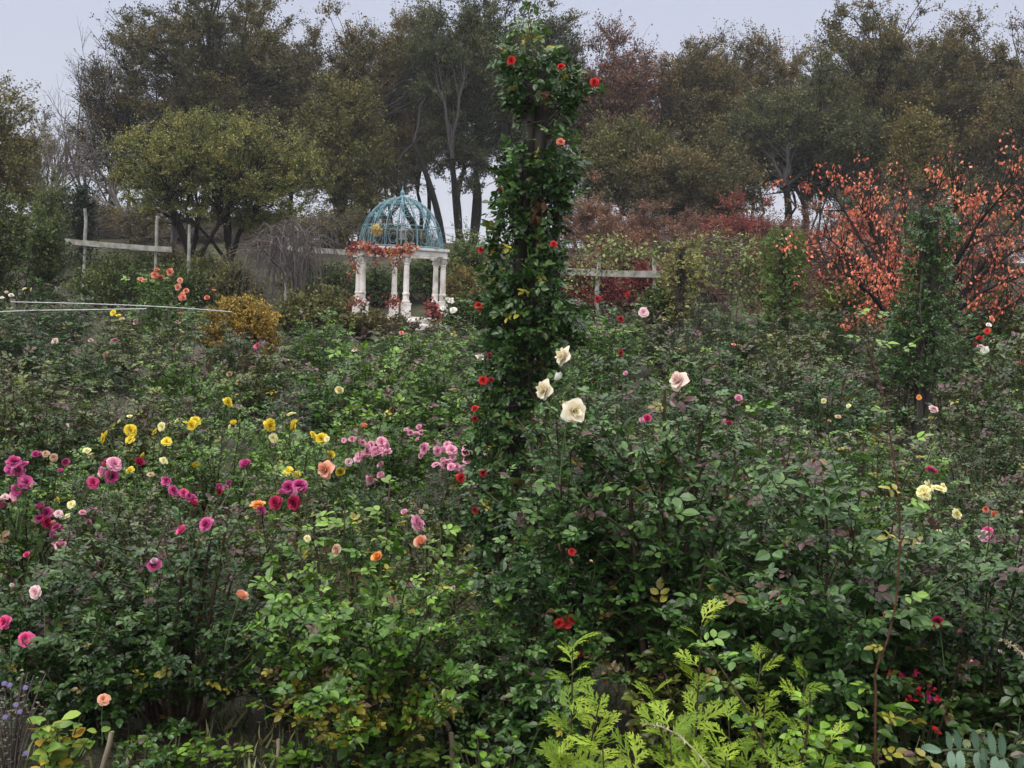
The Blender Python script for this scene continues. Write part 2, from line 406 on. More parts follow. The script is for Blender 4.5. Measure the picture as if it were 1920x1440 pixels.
WOOD = 'woodland trees along the ridge'
trees = [
 # label, px, top, halfwidth, dist, material, kwargs
 ('dark leafy tree cut off by the left picture edge, brown leaves at its top', -40, 130, 95, 42, T_OLV, dict(t0=(.1, .8), ncl=60, crown_base=.1)),
 ('grey hazy tree with thin brown crown behind the left shrubs', 85, 190, 75, 78, T_BRN, dict(ncl=45, nleaf=90, wood=TWIG, t0=(.0, .5))),
 ('many stemmed half bare tree with brown tufts left of the big dark oak', 225, 60, 80, 56, T_BRN, dict(ncl=75, nleaf=50, nst=5, fork=.25, twigs=14, stsp=.35, wr=1.3)),
 ('broad dark oak rising above the yellow green rounded tree', 405, -55, 165, 55, T_OAK, dict(ncl=150, nleaf=230, t0=(0, .75), tr=.3, fork=.35, crown_base=.28)),
 ('tall bare topped oak shoulder at right of the dark oak crown', 545, 60, 60, 60, T_BRN, dict(ncl=50, nleaf=85, t0=(0, .6), crown_base=.3)),
 ('brown oak with thinning twiggy top between dark oak and dome', 665, 25, 105, 57, T_BRN, dict(ncl=110, nleaf=175, t0=(0, .8), nst=5, stsp=.45, crown_base=.22, tr=.36)),
 ('olive oak standing low in front of the brown oak near the dome', 640, 150, 85, 50, T_OLV, dict(ncl=75, nleaf=150, t0=(0, .7), nst=3, stsp=.4, crown_base=.25)),
 ('rust brown oak crown directly above the blue dome', 775, 15, 80, 60, T_BRN, dict(ncl=80, nleaf=170, t0=(.2, 1), nst=2, stsp=.35, crown_base=.38)),
 ('tall evergreen oak with thick forked trunks left of the rose pillar', 880, -20, 100, 54, T_EVG, dict(ncl=120, nleaf=220, nst=9, fork=.36, stsp=.42, tr=.55, crown_base=.38, t0=(0, .8))),
 ('dark green oak crown behind the top of the rose pillar', 1005, 5, 75, 57, T_EVG, dict(ncl=80, nleaf=210, nst=5, stsp=.5, tr=.36, crown_base=.36, t0=(.1, 1))),
 ('russet purple tree with fine twigs just right of the rose pillar', 1130, 62, 95, 58, T_RUS, dict(ncl=95, nleaf=150, t0=(0, .6), nst=4, stsp=.5, crown_base=.45, twigs=12)),
 ('small olive tree below the russet tree right of the pillar', 1160, 215, 85, 50, T_OLV, dict(ncl=70, nleaf=150, t0=(0, .6), nst=3, stsp=.35, crown_base=.3)),
 ('brown topped oak with upright bare twigs against the sky', 1290, 65, 95, 60, T_BRN, dict(ncl=100, nleaf=170, t0=(.1, .9), nst=4, stsp=.5, crown_base=.45)),
 ('low dark olive oak under the brown topped oak', 1300, 265, 95, 49, T_OAK, dict(ncl=80, nleaf=190, t0=(.1, 1), nst=2, stsp=.4, crown_base=.22)),
 ('golden brown oak with ragged top left of the notch in the skyline', 1410, 60, 75, 62, T_BRN, dict(ncl=75, nleaf=160, t0=(.2, 1), nst=3, stsp=.5, crown_base=.45)),
 ('dark green oak with a leaning black trunk and sky showing below', 1475, 130, 120, 53, T_EVG, dict(ncl=120, nleaf=170, t0=(.2, 1), nst=2, stsp=.6, fork=.35, tr=.34, crown_base=.46, lean=.6)),
 ('largest domed oak on the right part of the ridge', 1640, 15, 135, 56, T_OAK, dict(ncl=150, nleaf=240, t0=(.1, 1), tr=.32, crown_base=.25)),
 ('far muted oak behind the gap left of the blue dome', 470, 70, 110, 68, T_OLV, dict(ncl=60, nst=3, crown_base=.55)),
 ('far brown oak filling behind the brown oak above the dome', 720, 70, 110, 70, T_BRN, dict(ncl=60, nst=3, crown_base=.55)),
 ('far olive oak behind the rose pillar', 960, 60, 100, 70, T_OAK, dict(ncl=60, nst=3, crown_base=.55)),
 ('far olive oak behind the golden brown oak', 1360, 95, 110, 70, T_OLV, dict(ncl=60, nst=3, crown_base=.55)),
 ('far grey green oak behind the notch in the skyline', 1520, 105, 100, 71, T_OAK, dict(ncl=60, nst=3, crown_base=.55)),
 ('far olive oak behind the domed oak on the right', 1720, 60, 110, 70, T_OLV, dict(ncl=60, nst=3, crown_base=.55)),
 ('far brown oak behind the ochre oak at the right end', 1880, 70, 110, 70, T_BRN, dict(ncl=60, nst=3, crown_base=.55)),
 ('ochre brown oak at the right end of the ridge', 1820, 45, 125, 57, T_BRN, dict(ncl=120, nleaf=230, t0=(0, .8), crown_base=.22)),
 ('small ochre oak sapling in front of the domed oak', 1705, 195, 48, 50, T_OLV, dict(ncl=40, nleaf=150, t0=(.3, 1), crown_base=.35)),
 ('dark oak filling the right picture edge behind the cherry', 1935, 110, 110, 52, T_OAK, dict(ncl=100, nleaf=230, t0=(.2, 1), crown_base=.2)),
]
for q, (lab, px, top, hw, d, lm, k) in enumerate(trees):
    k = dict(k); hw *= 1.32; k['crown_base'] = max(.08, k.get('crown_base', .3) - .12); k['ncl'] = int(k['ncl'] * 3.3); k['nleaf'] = int(k.get('nleaf', 170) * 1.5); k['tr'] = k.get('tr', .2) * .8; k['twigs'] = max(9, k.get('twigs', 9)); k.setdefault('shell', .42); k.setdefault('ls', .105); k.setdefault('sig', .52); k.setdefault('crown_base', .3)
    plant('oak_tree', lab, 'tree', px, top, hw, d, lm, 100 + q, WOOD, **k)

# yellow green rounded tree
plant('rounded_tree', 'yellow green dome shaped tree with low spreading crown behind the fence posts', 'tree', 395, 203, 212, 34, T_YEL, 11, None,
      crown_base=.38, ncl=420, nleaf=260, ls=.06, sig=.28, t0=(0, .9), nst=3, stsp=.12, fork=.22, tr=.18, rd=.8, shell=.42, twigs=8, lobe=.3)

def bare(seed, H, spread, levels=4, r0=.1, nst=1, kids=5, up=.5, lean=(0, 0)):
    """recursive bare branching, returns Geo of tubes"""
    R = np.random.default_rng(seed); g = Geo()
    starts = [(np.array([R.normal(0, .08 * nst), R.normal(0, .08 * nst), -.1]), nrm(np.array([R.normal(0, spread * .35) + lean[0], R.normal(0, spread * .35) + lean[1], 1.0])), H * .5 * R.uniform(.8, 1.1), r0) for _ in range(nst)]
    for lv in range(levels):
        nxt = []
        Pth, Rad = [], []
        for p, dr, L, r in starts:
            pts = [p]; dd = dr.copy()
            for s_ in range(5):
                dd = nrm(dd + R.normal(0, .16, 3) + np.array([0, 0, .06 * up]))
                pts.append(pts[-1] + dd * L / 5)
            pts = np.array(pts); Pth.append(pts); Rad.append(np.linspace(r, r * .45, 6))
            for q in range(kids if lv else kids + 1):
                ti = R.integers(1 if lv else 2, 6)
                sd = nrm(R.normal(0, 1, 3)); sd = nrm(dd * .75 + sd * spread + np.array([0, 0, up * .35]))
                nxt.append((pts[ti], sd, L * R.uniform(.45, .72), max(r * .5, .004)))
        tubes(g, np.array(Pth), np.array(Rad), 6 if lv < 2 else 3)
        starts = nxt
    return g
b = ground_at(250, 52)
o = thing('bare_tree', b, 'pale leafless tree leaning left with crooked branches against the sky', 'tree')
bare(5, 8.2, .6, 5, .13, 1, 4, .35, (-.45, 0)).build('trunk', BARKG, o, True)
b = ground_at(95, 60)
o = thing('bare_tree', b, 'slim pale leafless tree with forked white limbs behind the left shrubs', 'tree')
bare(15, 7.0, .45, 4, .1, 2, 4, .5, (-.1, 0)).build('trunk', BARKG, o, True)
b = ground_at(195, 62)
o = thing('bare_tree', b, 'fine twigged leafless tree standing highest left of the dark oak', 'tree')
bare(8, 10.3, .5, 5, .12, 3, 4, .6, (-.05, 0)).build('trunk', TWIG, o, True)

TH = dict(nleaf=110, ncl=90, twigs=14, wood=TWIG, nst=9, stsp=.5, t0=(0, .8))
shrubs = [
 # name, label, cat, px, top, hw, d, mat, kwargs
 ('shrub', 'tall green hedge shrub at the left edge below the dark tree', 10, 345, 75, 27, T_GRN, dict(t0=(0, .8))),
 ('shrub', 'ivy covered leafy column beside the leftmost fence post', 85, 392, 45, 25, T_GRN, dict(t0=(0, .45), ncl=45)),
 ('shrub', 'pale yellow green bush below the hazy tree at left', 105, 330, 45, 40, T_LIM, dict(t0=(0, .35))),
 ('conifer', 'small dark conifer behind the leftmost fence post', 155, 332, 24, 38, T_CON, dict(crown_base=.02)),
 ('shrub', 'low green shrub mound under the fence rail at left', 215, 497, 75, 29.5, T_GRN, dict(t0=(.1, .8))),
 ('shrub', 'dense green bush at the foot of the rounded tree', 330, 500, 70, 30, T_GRN, dict(t0=(0, .7))),
 ('shrub', 'brown twiggy thicket behind the fence rail under the rounded tree', 270, 372, 60, 42, T_BRN, dict(nleaf=45, twigs=16, wood=TWIG, nst=7, stsp=.4)),
 ('shrub', 'dark brown thicket in the shade left of the dome', 520, 380, 90, 42, T_BRN, dict(nleaf=60, twigs=14, wood=TWIG, nst=7, stsp=.5)),
 ('shrub', 'dull green bush just right of the rounded tree trunk', 440, 490, 50, 30, T_OLV, dict(t0=(0, .5))),
 ('shrub', 'dark green hedge seen through the gazebo columns', 715, 500, 65, 35, T_GRN, dict(t0=(0, .5))),
 ('shrub', 'dark green hedge right behind the gazebo', 800, 480, 55, 36, T_GRN, dict(t0=(0, .5))),
 ('shrub', 'yellowing green bush between gazebo and rose pillar', 872, 428, 55, 37, T_LIM, dict(t0=(0, .3))),
 ('shrub', 'orange green bush under the yellowing bush left of the pillar', 870, 500, 50, 33, T_OLV, dict(t0=(.4, 1))),
 ('shrub', 'tan brown thicket right of the rose pillar', 1090, 335, 85, 40, T_RUS, dict(t0=(.6, 1), twigs=16, wood=TWIG, nst=6, stsp=.3)),
 ('shrub', 'rust red thicket between tan thicket and the dark trunks', 1215, 375, 80, 41, T_RUS, dict(t0=(.1, .7), twigs=14, wood=TWIG, nst=6, stsp=.3)),
 ('shrub', 'crimson leaved bush on the slope under the dark oak', 1385, 355, 80, 42, T_RED, dict(t0=(.1, .9), twigs=12, wood=TWIG, nst=5, stsp=.3)),
 ('shrub', 'dusky pink brown thicket left of the red cherry', 1500, 380, 85, 38, T_RUS, dict(t0=(.0, .6), twigs=16, wood=TWIG, nst=6, stsp=.3)),
 ('shrub', 'grey brown thicket behind the red cherry tree', 1650, 380, 100, 36, T_RUS, dict(t0=(.2, .8), twigs=16, wood=TWIG, nst=6, stsp=.3)),
 ('shrub', 'dusky brown thicket at the far right behind the cherry', 1850, 400, 110, 36, T_RUS, dict(t0=(.2, .9), twigs=16, wood=TWIG, nst=6, stsp=.3)),
 ('shrub', 'dark red hedge below the white rail right of the pillar', 1105, 478, 75, 29, T_RED, dict(t0=(0, .25), ncl=80)),
 ('shrub', 'dark red hedge piece ending at the yellow climber', 1205, 488, 50, 29, T_RED, dict(t0=(0, .25))),
 ('shrub', 'faded green bush right of the leafy column', 1580, 520, 60, 22, T_OLV, dict(t0=(0, .6))),
 ('shrub', 'golden orange leaved shrub left of the gazebo', 452, 551, 76, 17.4, T_GOLD, dict(t0=(0, .8), ncl=120, sig=.12, ls=.035, nleaf=180, lobe=.3, shell=.3, nst=7, stsp=.12)),
 ('shrub', 'dark olive hedge between golden shrub and gazebo', 585, 545, 75, 23, T_OLV, dict(t0=(0, .4), ncl=60)),
 ('shrub', 'low greyish brown bush in front of the gazebo steps', 715, 592, 80, 24, T_BRN, dict(t0=(0, .5), sig=.18)),
 ('thicket', 'dark twiggy thicket at the far left below the hazy trees', 190, 380, 75, 46, T_BRN, dict(TH)),
 ('thicket', 'black brown thicket directly behind the leaning fence posts', 330, 405, 85, 45, T_OAK, dict(TH)),
 ('thicket', 'brown thicket behind the weeping shrub', 470, 395, 80, 46, T_BRN, dict(TH)),
 ('thicket', 'dim thicket between weeping shrub and dome', 620, 390, 80, 45, T_OAK, dict(TH)),
 ('thicket', 'dark thicket seen through the wires of the dome', 745, 425, 75, 46, T_OAK, dict(TH)),
 ('thicket', 'dark red brown thicket below the small olive tree', 1150, 400, 80, 46, T_RUS, dict(TH)),
 ('thicket', 'rusty thicket below the leaning black trunk', 1310, 405, 80, 46, T_RUS, dict(TH)),
 ('thicket', 'brown thicket closing the gap left of the red cherry', 1440, 400, 70, 45, T_RUS, dict(TH)),
 ('thicket', 'dull green thicket behind the cherry trunk', 1640, 330, 100, 46, T_OAK, dict(TH)),
 ('thicket', 'dull brown thicket behind the right cherry branches', 1820, 340, 110, 46, T_OLV, dict(TH)),
 ('shrub', 'rust orange shrub on the slope right of the tan thicket', 1165, 430, 75, 35, T_RUS, dict(t0=(.2, .8), ncl=80)),
 ('shrub', 'red brown shrub on the slope behind the vine', 1310, 425, 85, 34, T_RUS, dict(t0=(0, .7), ncl=80)),
 ('shrub', 'brown shrub on the slope behind the leafy column', 1440, 430, 80, 33, T_RUS, dict(t0=(.2, .9), ncl=80)),
 ('shrub', 'pinkish brown shrub right of the leafy column', 1570, 440, 85, 31, T_RUS, dict(t0=(0, .6), ncl=80)),
 ('shrub', 'olive shrub on the slope under the fence rail gap', 400, 480, 75, 33, T_OLV, dict(t0=(0, .5), ncl=70)),
 ('shrub', 'olive green shrub behind the weeping shrub foot', 600, 480, 80, 34, T_GRN, dict(t0=(0, .5), ncl=70)),
 ('shrub', 'green shrub left of the red hedge behind the pillar', 985, 480, 70, 30, T_GRN, dict(t0=(0, .6))),
 ('shrub', 'bramble mound behind the left fence rail on the slope', 225, 465, 85, 34, T_GRN, dict(t0=(.1, .9), ncl=80)),
 ('shrub', 'dim bramble mound under the rounded tree trunk', 340, 468, 75, 35, T_OAK, dict(t0=(.1, .9), ncl=70)),
 ('shrub', 'low green bush right of the white post under the vine', 1236, 528, 45, 23.5, T_GRN, dict(t0=(0, .6), sig=.18)),
 ('shrub', 'low green hedge at right of the gazebo foot', 885, 560, 50, 27, T_GRN, dict(t0=(0, .5))),
 ('shrub', 'green bush below the right end of the cherry branches', 1870, 560, 80, 20, T_GRN, dict(t0=(0, .9))),
]
for q, (nm, lab, px, top, hw, d, lm, k) in enumerate(shrubs):
    k = dict(k); k.setdefault('ls', .07); k['ncl'] = int(k.get('ncl', 60) * 1.4); k['nleaf'] = int(k.get('nleaf', 130) * 1.5)
    k.setdefault('nst', 4); k.setdefault('stsp', .07); k.setdefault('fork', .12); k.setdefault('tr', .04); k.setdefault('crown_base', .02)
    k.setdefault('sig', .26); k.setdefault('twigs', 8)
    cat = nm
    plant(nm, lab, cat, px, top, hw, d, lm, 300 + q, None, wn='stems', **k)

# bare weeping shrub
def weeping(px, top, hw, d, label, seed):
    R = np.random.default_rng(seed); b = ground_at(px, d); H = P(px, top, d)[2] - b[2]; W = hw * d / FPX
    o = thing('weeping_shrub', b, label, 'shrub')
    w = Geo(); n = 11
    e = np.stack([R.uniform(-1, 1, n) * W * .75, R.uniform(-1, 1, n) * W * .6, H * R.uniform(.6, 1, n)], -1)
    s = np.zeros((n, 3)); m_ = np.stack([e[:, 0] * .3, e[:, 1] * .3, e[:, 2] * 1.15], -1)
    limb = bez(s, m_, e, 10); limb[:, 2:] += R.normal(0, .05, (n, 8, 3))
    tubes(w, limb, np.linspace(.05, .014, 10)[None] * np.ones((n, 1)), 5)
    w.build('limbs', TWIG, o, True)
    w = Geo(); n2 = 330
    st = limb[R.integers(0, n, n2), R.integers(4, 10, n2)]
    out = st * [1, 1, 0] * .35 + R.normal(0, .4, (n2, 3)) * [1, 1, 0]
    en = st + out; en[:, 2] = np.maximum(.1, st[:, 2] - R.uniform(.5, 1.5, n2))
    md = st + out * .75; md[:, 2] = st[:, 2] + R.uniform(0, .25, n2)
    tubes(w, bez(st, md, en, 7), np.linspace(.011, .004, 7)[None] * np.ones((n2, 1)), 3)
    w.build('twigs', TWIG, o)
weeping(556, 398, 128, 28.5, 'leafless weeping shrub with drooping grey twigs left of the gazebo', 3)

# ------------------------------------------------------------------ cherry tree in red leaf
def cherry():
    R = np.random.default_rng(21); d = 19.0; b = ground_at(1712, d)
    o = thing('cherry_tree', b, 'wide cherry tree with sparse red orange leaves and bare dark branches', 'tree')
    w, l = Geo(), Geo()
    tips = [(1545, 440), (1552, 350), (1600, 500), (1630, 345), (1690, 345), (1760, 345), (1840, 320), (1910, 305), (1960, 330), (1985, 430), (1960, 500), (1930, 560), (1890, 350), (1620, 400), (1550, 495), (1800, 340)]
    st = P(1712, 632, d) - b; st[0] = st[1] = 0
    tubes(w, bez(np.array([[0, 0, -.1]]), np.array([[.02, 0, .3]]), np.array([[0, 0, .55]]), 5), np.array([[.15, .13, .12, .11, .11]]), 8)
    Ls = []
    for q, (x, y) in enumerate(tips):
        e = P(x, y, d + R.uniform(-1.6, 1.6)) - b
        s = np.array([0, 0, .5])
        md = np.array([e[0] * .42, e[1] * .42, .5 + (e[2] - .5) * R.uniform(.45, .8)])
        pth = bez(s[None], md[None], e[None], 14)[0]; pth[2:] += R.normal(0, .025, (12, 3)).cumsum(0) * .6
        tubes(w, pth, np.linspace(.062, .010, 14), 6); Ls.append(pth)
    Ls = np.array(Ls); n = 620
    li, ti = R.integers(0, len(Ls), n), R.integers(4, 14, n)
    s = Ls[li, ti]; tan = nrm(Ls[li, ti] - Ls[li, ti - 1])
    dr = nrm(tan * .6 + R.normal(0, .45, (n, 3)) + [0, 0, .22]); ln = R.uniform(.3, .9, n)[:, None]
    e = s + dr * ln; md = (s + e) / 2 + R.normal(0, .06, (n, 3))
    tw = bez(s, md, e, 6); tubes(w, tw, np.linspace(.011, .004, 6)[None] * np.ones((n, 1)), 4)
    n3 = 900; a = R.integers(0, n, n3); k_ = R.integers(2, 6, n3); s = tw[a, k_]
    e = s + nrm(dr[a] * .8 + R.normal(0, .5, (n3, 3)) + [0, 0, .3]) * R.uniform(.12, .4, n3)[:, None]
    tw2 = bez(s, (s + e) / 2, e, 3); tubes(w, tw2, np.array([[.005, .004, .003]]) * np.ones((n3, 1)), 3)
    w.build('trunk', BARK, o, True)
    # clusters of hanging leaves, thick on the left and lower limbs, thin above
    pool = np.concatenate([tw[:, 2:].reshape(-1, 3), tw2.reshape(-1, 3)])
    prob = np.clip(1.5 - (pool[:, 2] - 1.0) * .42, .1, 1) * np.where(pool[:, 0] < .4, 1.6, .8)
    prob *= (.5 + .5 * np.sin(pool[:, 0] * 2.9 + 1) * np.sin(pool[:, 2] * 3.3 + pool[:, 1] * 2)) ** .8 + .05
    prob *= np.where(pool[:, 2] < 1.0, .12, 1); nc = 560; ci = R.choice(len(pool), nc, p=prob / prob.sum())
    ctr = np.repeat(pool[ci], 9, 0); n = len(ctr)
    pos = ctr + R.normal(0, .07, (n, 3))
    ax = R.normal(0, .5, (n, 3)) + [0, 0, -.9]; nv = R.normal(0, 1, (n, 3)) + [0, -.6, .4]
    scatter(l, LEAF_MID, pos, ax, nv, R.uniform(.045, .085, n), np.clip(np.repeat(R.uniform(.0, .8, nc), 9) + R.normal(0, .1, n), 0, 1))
    l.build('crown', T_CHR, o)
cherry()

# ------------------------------------------------------------------ climbers on posts
def profile_cloud(R, prof, d, n, depth=.5, bias=1.0):
    """n points filling the outline given as (py, px_left, px_right, density), d metres away, as thick as it is wide"""
    prof = np.array(prof, float)
    ys = np.linspace(prof[0, 0], prof[-1, 0], 400)
    wd = np.interp(ys, prof[:, 0], prof[:, 2] - prof[:, 1]) * np.interp(ys, prof[:, 0], prof[:, 3])
    py = R.choice(ys, n, p=wd / wd.sum()) + R.uniform(-2, 2, n)
    l = np.interp(py, prof[:, 0], prof[:, 1]); r = np.interp(py, prof[:, 0], prof[:, 2])
    th = R.uniform(0, 2 * np.pi, n); rad = R.uniform(0.25, 1, n) ** .6
    cxp = (l + r) / 2; hw = (r - l) / 2
    px = cxp + hw * rad * np.cos(th) + R.normal(0, 4, n)
    dep = np.sin(th) * rad * hw * d / FPX * depth * 2
    pts = np.array([P(a, c, d) for a, c in zip(px, py)])
    pts[:, 1] += dep
    out = np.stack([np.cos(th), np.sin(th), np.zeros(n)], -1)
    return pts, out, rad

def sway(paths, R, a):
    k = paths.shape[1]
    n_ = R.normal(0, a, paths.shape); n_[:, 0] = 0
    return paths + np.cumsum(n_, 1) * .5

# main pillar
PD = 5.5
base = ground_at(945, PD)
topP = P(1008, 138, PD)
axv = topP - base
pil = thing('rose_pillar', base, 'tall dark weathered wooden pillar wrapped in climbing rose, centre of the garden', 'pillar')
g = Geo()
k = 14; tt = np.linspace(-.03, 1, k)
Rr = np.random.default_rng(4)
for q, (ox, oy) in enumerate(((-.03, -.03), (.032, -.026), (.0, .035))):
    pth = tt[:, None] * axv[None] + np.array([ox, oy, 0]); pth += Rr.normal(0, .004, pth.shape)
    tubes(g, pth, np.linspace(.040, .034, k) * (1 + Rr.normal(0, .03, k)), 9)
g.build('post', POST, pil, True)
g = Geo()
for f_ in np.linspace(.12, .97, 15):
    c = f_ * axv; th = np.linspace(0, 2 * np.pi, 25)
    ring = np.stack([np.cos(th) * .10, np.sin(th) * .10, .012 * np.sin(3 * th + f_ * 40)], -1) + c
    tubes(g, ring, .0022, 4)
WIRE = noisemat('dull wire', (.05, .045, .04), (.12, .1, .09), 30, .5, 0)
g.build('wire', WIRE, pil)

PROF = [(-8, 978, 992, .4), (40, 970, 1002, .4), (88, 958, 1022, .45), (108, 944, 1050, .6), (135, 940, 1086, .9), (185, 946, 1082, 1.0), (205, 966, 1076, .75),
        (225, 985, 1062, .5), (262, 965, 1072, .5), (290, 942, 1082, .8), (330, 938, 1080, 1.05), (370, 940, 1070, 1.05), (405, 925, 1050, .9), (440, 918, 1045, .8), (470, 912, 1052, 1),
        (530, 905, 1060, 1.1), (590, 912, 1078, 1.15), (630, 918, 1095, 1.1), (665, 915, 1065, 1.0), (700, 905, 1030, .95), (760, 893, 1010, 1.0),
        (850, 885, 1010, .85), (960, 880, 1020, .9), (1060, 885, 1010, .8), (1130, 900, 1000, .6)]
def climber():
    R = np.random.default_rng(9)
    o = thing('climbing_rose', base, 'climbing rose with red blooms and glossy leaves covering the tall central pillar', 'climbing rose')
    st, lf = Geo(), Geo()
    # main canes spiral up the post
    n = 9; k = 26; tt = np.linspace(0, 1, k)
    ph = R.uniform(0, 6.28, n); tw = R.uniform(-2.5, 2.5, n); rr = R.uniform(.10, .16, n)
    top = R.uniform(.5, 1.02, n)
    pth = np.stack([rr[:, None] * np.cos(ph[:, None] + tw[:, None] * tt), rr[:, None] * np.sin(ph[:, None] + tw[:, None] * tt), np.zeros((n, k))], -1) + (tt[None, :, None] * top[:, None, None]) * axv
    pth[:, 1:] += R.normal(0, .012, (n, k - 1, 3))
    tubes(st, pth, np.linspace(.011, .004, k)[None] * np.ones((n, 1)), 5)
    tubes(st, bez(np.array([axv * .96]), np.array([axv * 1.03]), np.array([P(983, -12, PD) - base]), 9), np.linspace(.005, .002, 9), 4)
    N = 3900
    pts, out, rad = profile_cloud(R, PROF, PD, N)
    pts = pts - base
    # keep clear of the bare post faces now and then by clumping
    cl = np.sin(pts[:, 0] * 23 + 1.7) * np.sin(pts[:, 2] * 17.0) * np.sin(pts[:, 1] * 19 + .8)
    keep = (cl > -.18) | (R.uniform(0, 1, N) < .3)
    zlo, zhi = (P(1000, 300, PD) - base)[2], (P(1000, 200, PD) - base)[2]
    keep &= ~((pts[:, 2] > zlo) & (pts[:, 2] < zhi) & (out[:, 1] < -.3) & (R.uniform(0, 1, N) < .28)); pts, out = pts[keep], out[keep]; n = len(pts)
    ax = out * .9 + R.normal(0, .5, (n, 3)) + [0, 0, -.1]
    nv = R.normal(0, .45, (n, 3)) + out * .55 + [0, -.1, .75]
    tint = R.uniform(.02, .5, n)
    u = R.uniform(0, 1, n); tint[u < .02] = .88; tint[(u > .02) & (u < .03)] = .97
    hi = pts[:, 2] > (P(985, 100, PD) - base)[2]; tint[hi] = np.where(R.uniform(0, 1, hi.sum()) < .2, .88, .6)
    compound(lf, R, LEAF_HI, pts, ax, nv, R.uniform(.026, .044, n), tint)
    # side shoots reaching to the leaves
    m_ = 330; ii = R.choice(n, m_, replace=False); e = pts[ii]
    s = np.clip((e[:, 2] / axv[2] - R.uniform(.02, .06, m_)), 0, 1)[:, None] * axv + out[ii] * .06
    tubes(st, bez(s, (s + e) / 2 + R.normal(0, .02, (m_, 3)), e, 5), np.linspace(.0045, .0018, 5)[None] * np.ones((m_, 1)), 4)
    n2 = 46; ii = R.choice(n, n2, replace=False); s_ = pts[ii]; e_ = s_ + nrm(out[ii] * [1, .8, 0] + R.normal(0, .35, (n2, 3)) + [0, 0, .25]) * R.uniform(.07, .19, n2)[:, None]
    sh_ = bez(s_, (s_ + e_) / 2 + [0, 0, .015], e_, 6); tubes(st, sh_, np.linspace(.0028, .0014, 6)[None] * np.ones((n2, 1)), 4)
    for q in (2, 3, 4, 5):
        a_ = R.uniform(0, 6.28, n2)
        compound(lf, R, LEAF_HI, sh_[:, q], nrm(e_ - s_) * .5 + np.stack([np.cos(a_), np.sin(a_), R.uniform(-.2, .3, n2)], -1) * .7, R.normal(0, .35, (n2, 3)) + [0, -.15, 1], R.uniform(.024, .038, n2), R.uniform(.25, .62, n2))
    for (x0, y0, x1, y1) in ((1060, 165, 1112, 155), (1052, 135, 1078, 112), (1048, 560, 1110, 640), (1035, 430, 1048, 398)):
        s = P(x0, y0, PD) - base; e = P(x1, y1, PD - .05) - base
        tubes(st, bez(s[None], ((s + e) / 2 + [0, 0, .03])[None], e[None], 6), np.linspace(.004, .002, 6), 4)
    st.build('stems', STEM, o, True)
    lf.build('foliage', PAL['climb'], o)
    return o
climb = climber()
# dead hanging leaves on the pillar
R = np.random.default_rng(77); g = Geo()
pts, out, rad = profile_cloud(R, [(370, 1000, 1018, 1), (470, 1003, 1022, 1)], PD - .12, 40)
pts2, out2, _ = profile_cloud(R, [(165, 1005, 1030, 1), (185, 1005, 1035, 1)], PD - .16, 14)
pts = np.concatenate([pts, pts2]) - base
scatter(g, LEAF_HI, pts, R.normal(0, .3, (len(pts), 3)) + [0, 0, -1], R.normal(0, .5, (len(pts), 3)) + [0, -1, 0], R.uniform(.03, .055, len(pts)), R.uniform(0, 1, len(pts)))
DEAD = leafmat('dead leaf', [(0, (.10, .05, .025)), (1, (.22, .12, .06))], rough=.8, trans=.15)
g.build('withered_leaves', DEAD, climb)

def leafy_column(name, label, cat, prof, d, n, ls, pal, seed, postpx, tm=LEAF_MID, comp=True, postmat=POST, tint=(.02, .55), post_r=.06, dangling=0):
    R = np.random.default_rng(seed)
    pb = ground_at(postpx[0], d); pt = P(postpx[1], postpx[2], d)
    o = thing(name, pb, label, cat)
    g = Geo(); ax = pt - pb; kk = np.linspace(-.03, 1, 10)
    for ox, oy in ((-post_r * .8, -post_r * .7), (post_r * .9, -post_r * .5), (0, post_r)):
        tubes(g, kk[:, None] * ax + [ox, oy, 0] + R.normal(0, .006, (10, 3)), post_r, 7)
    g.build('post', postmat, o, True)
    pts, out, rad = profile_cloud(R, prof, d, n); pts -= pb
    cl = np.sin(pts[:, 0] * 11 + seed) * np.sin(pts[:, 2] * 9) * np.sin(pts[:, 1] * 9 + 1)
    keep = (cl > -.15) | (R.uniform(0, 1, n) < .35); pts, out = pts[keep], out[keep]; n = len(pts)
    lf, st = Geo(), Geo()
    a = out * .7 + R.normal(0, .5, (n, 3)); nv = R.normal(0, .5, (n, 3)) + out * .5 + [0, 0, .8]
    ti = R.uniform(*tint, n)
    if comp: compound(lf, R, tm, pts, a, nv, ls * R.uniform(.7, 1.2, n), ti)
    else: scatter(lf, tm, pts, a, nv, ls * R.uniform(.7, 1.2, n), ti)
    m_ = min(n, 160); ii = R.choice(n, m_, replace=False); e = pts[ii]
    s = np.clip(e[:, 2] / ax[2] - .08, 0, 1)[:, None] * ax
    tubes(st, bez(s, (s + e) / 2 + [0, 0, .08] + R.normal(0, .03, (m_, 3)), e, 5), np.linspace(.009, .003, 5)[None] * np.ones((m_, 1)), 4)
    if dangling:
        s = pts[R.choice(n, dangling)]; e = s + R.normal(0, .1, s.shape); e[:, 2] = np.maximum(.05, s[:, 2] - R.uniform(.4, 1.3, dangling))
        tubes(st, bez(s, (s + e) / 2 + R.normal(0, .08, s.shape), e, 6), .005, 4)
    st.build('stems', STEM, o)
    lf.build('foliage', pal, o)
    return o
leafy_column('climber_column', 'dark leafy climber on a post in front of the red cherry', 'climber',
             [(385, 1735, 1760, .4), (410, 1700, 1788, .9), (450, 1700, 1790, 1), (480, 1708, 1780, 1), (520, 1690, 1785, .9), (560, 1680, 1790, 1), (610, 1668, 1782, 1), (660, 1660, 1780, 1), (720, 1660, 1776, 1)],
             12.5, 2300, .045, PAL['blue'], 31, (1725, 1742, 395), dangling=40)
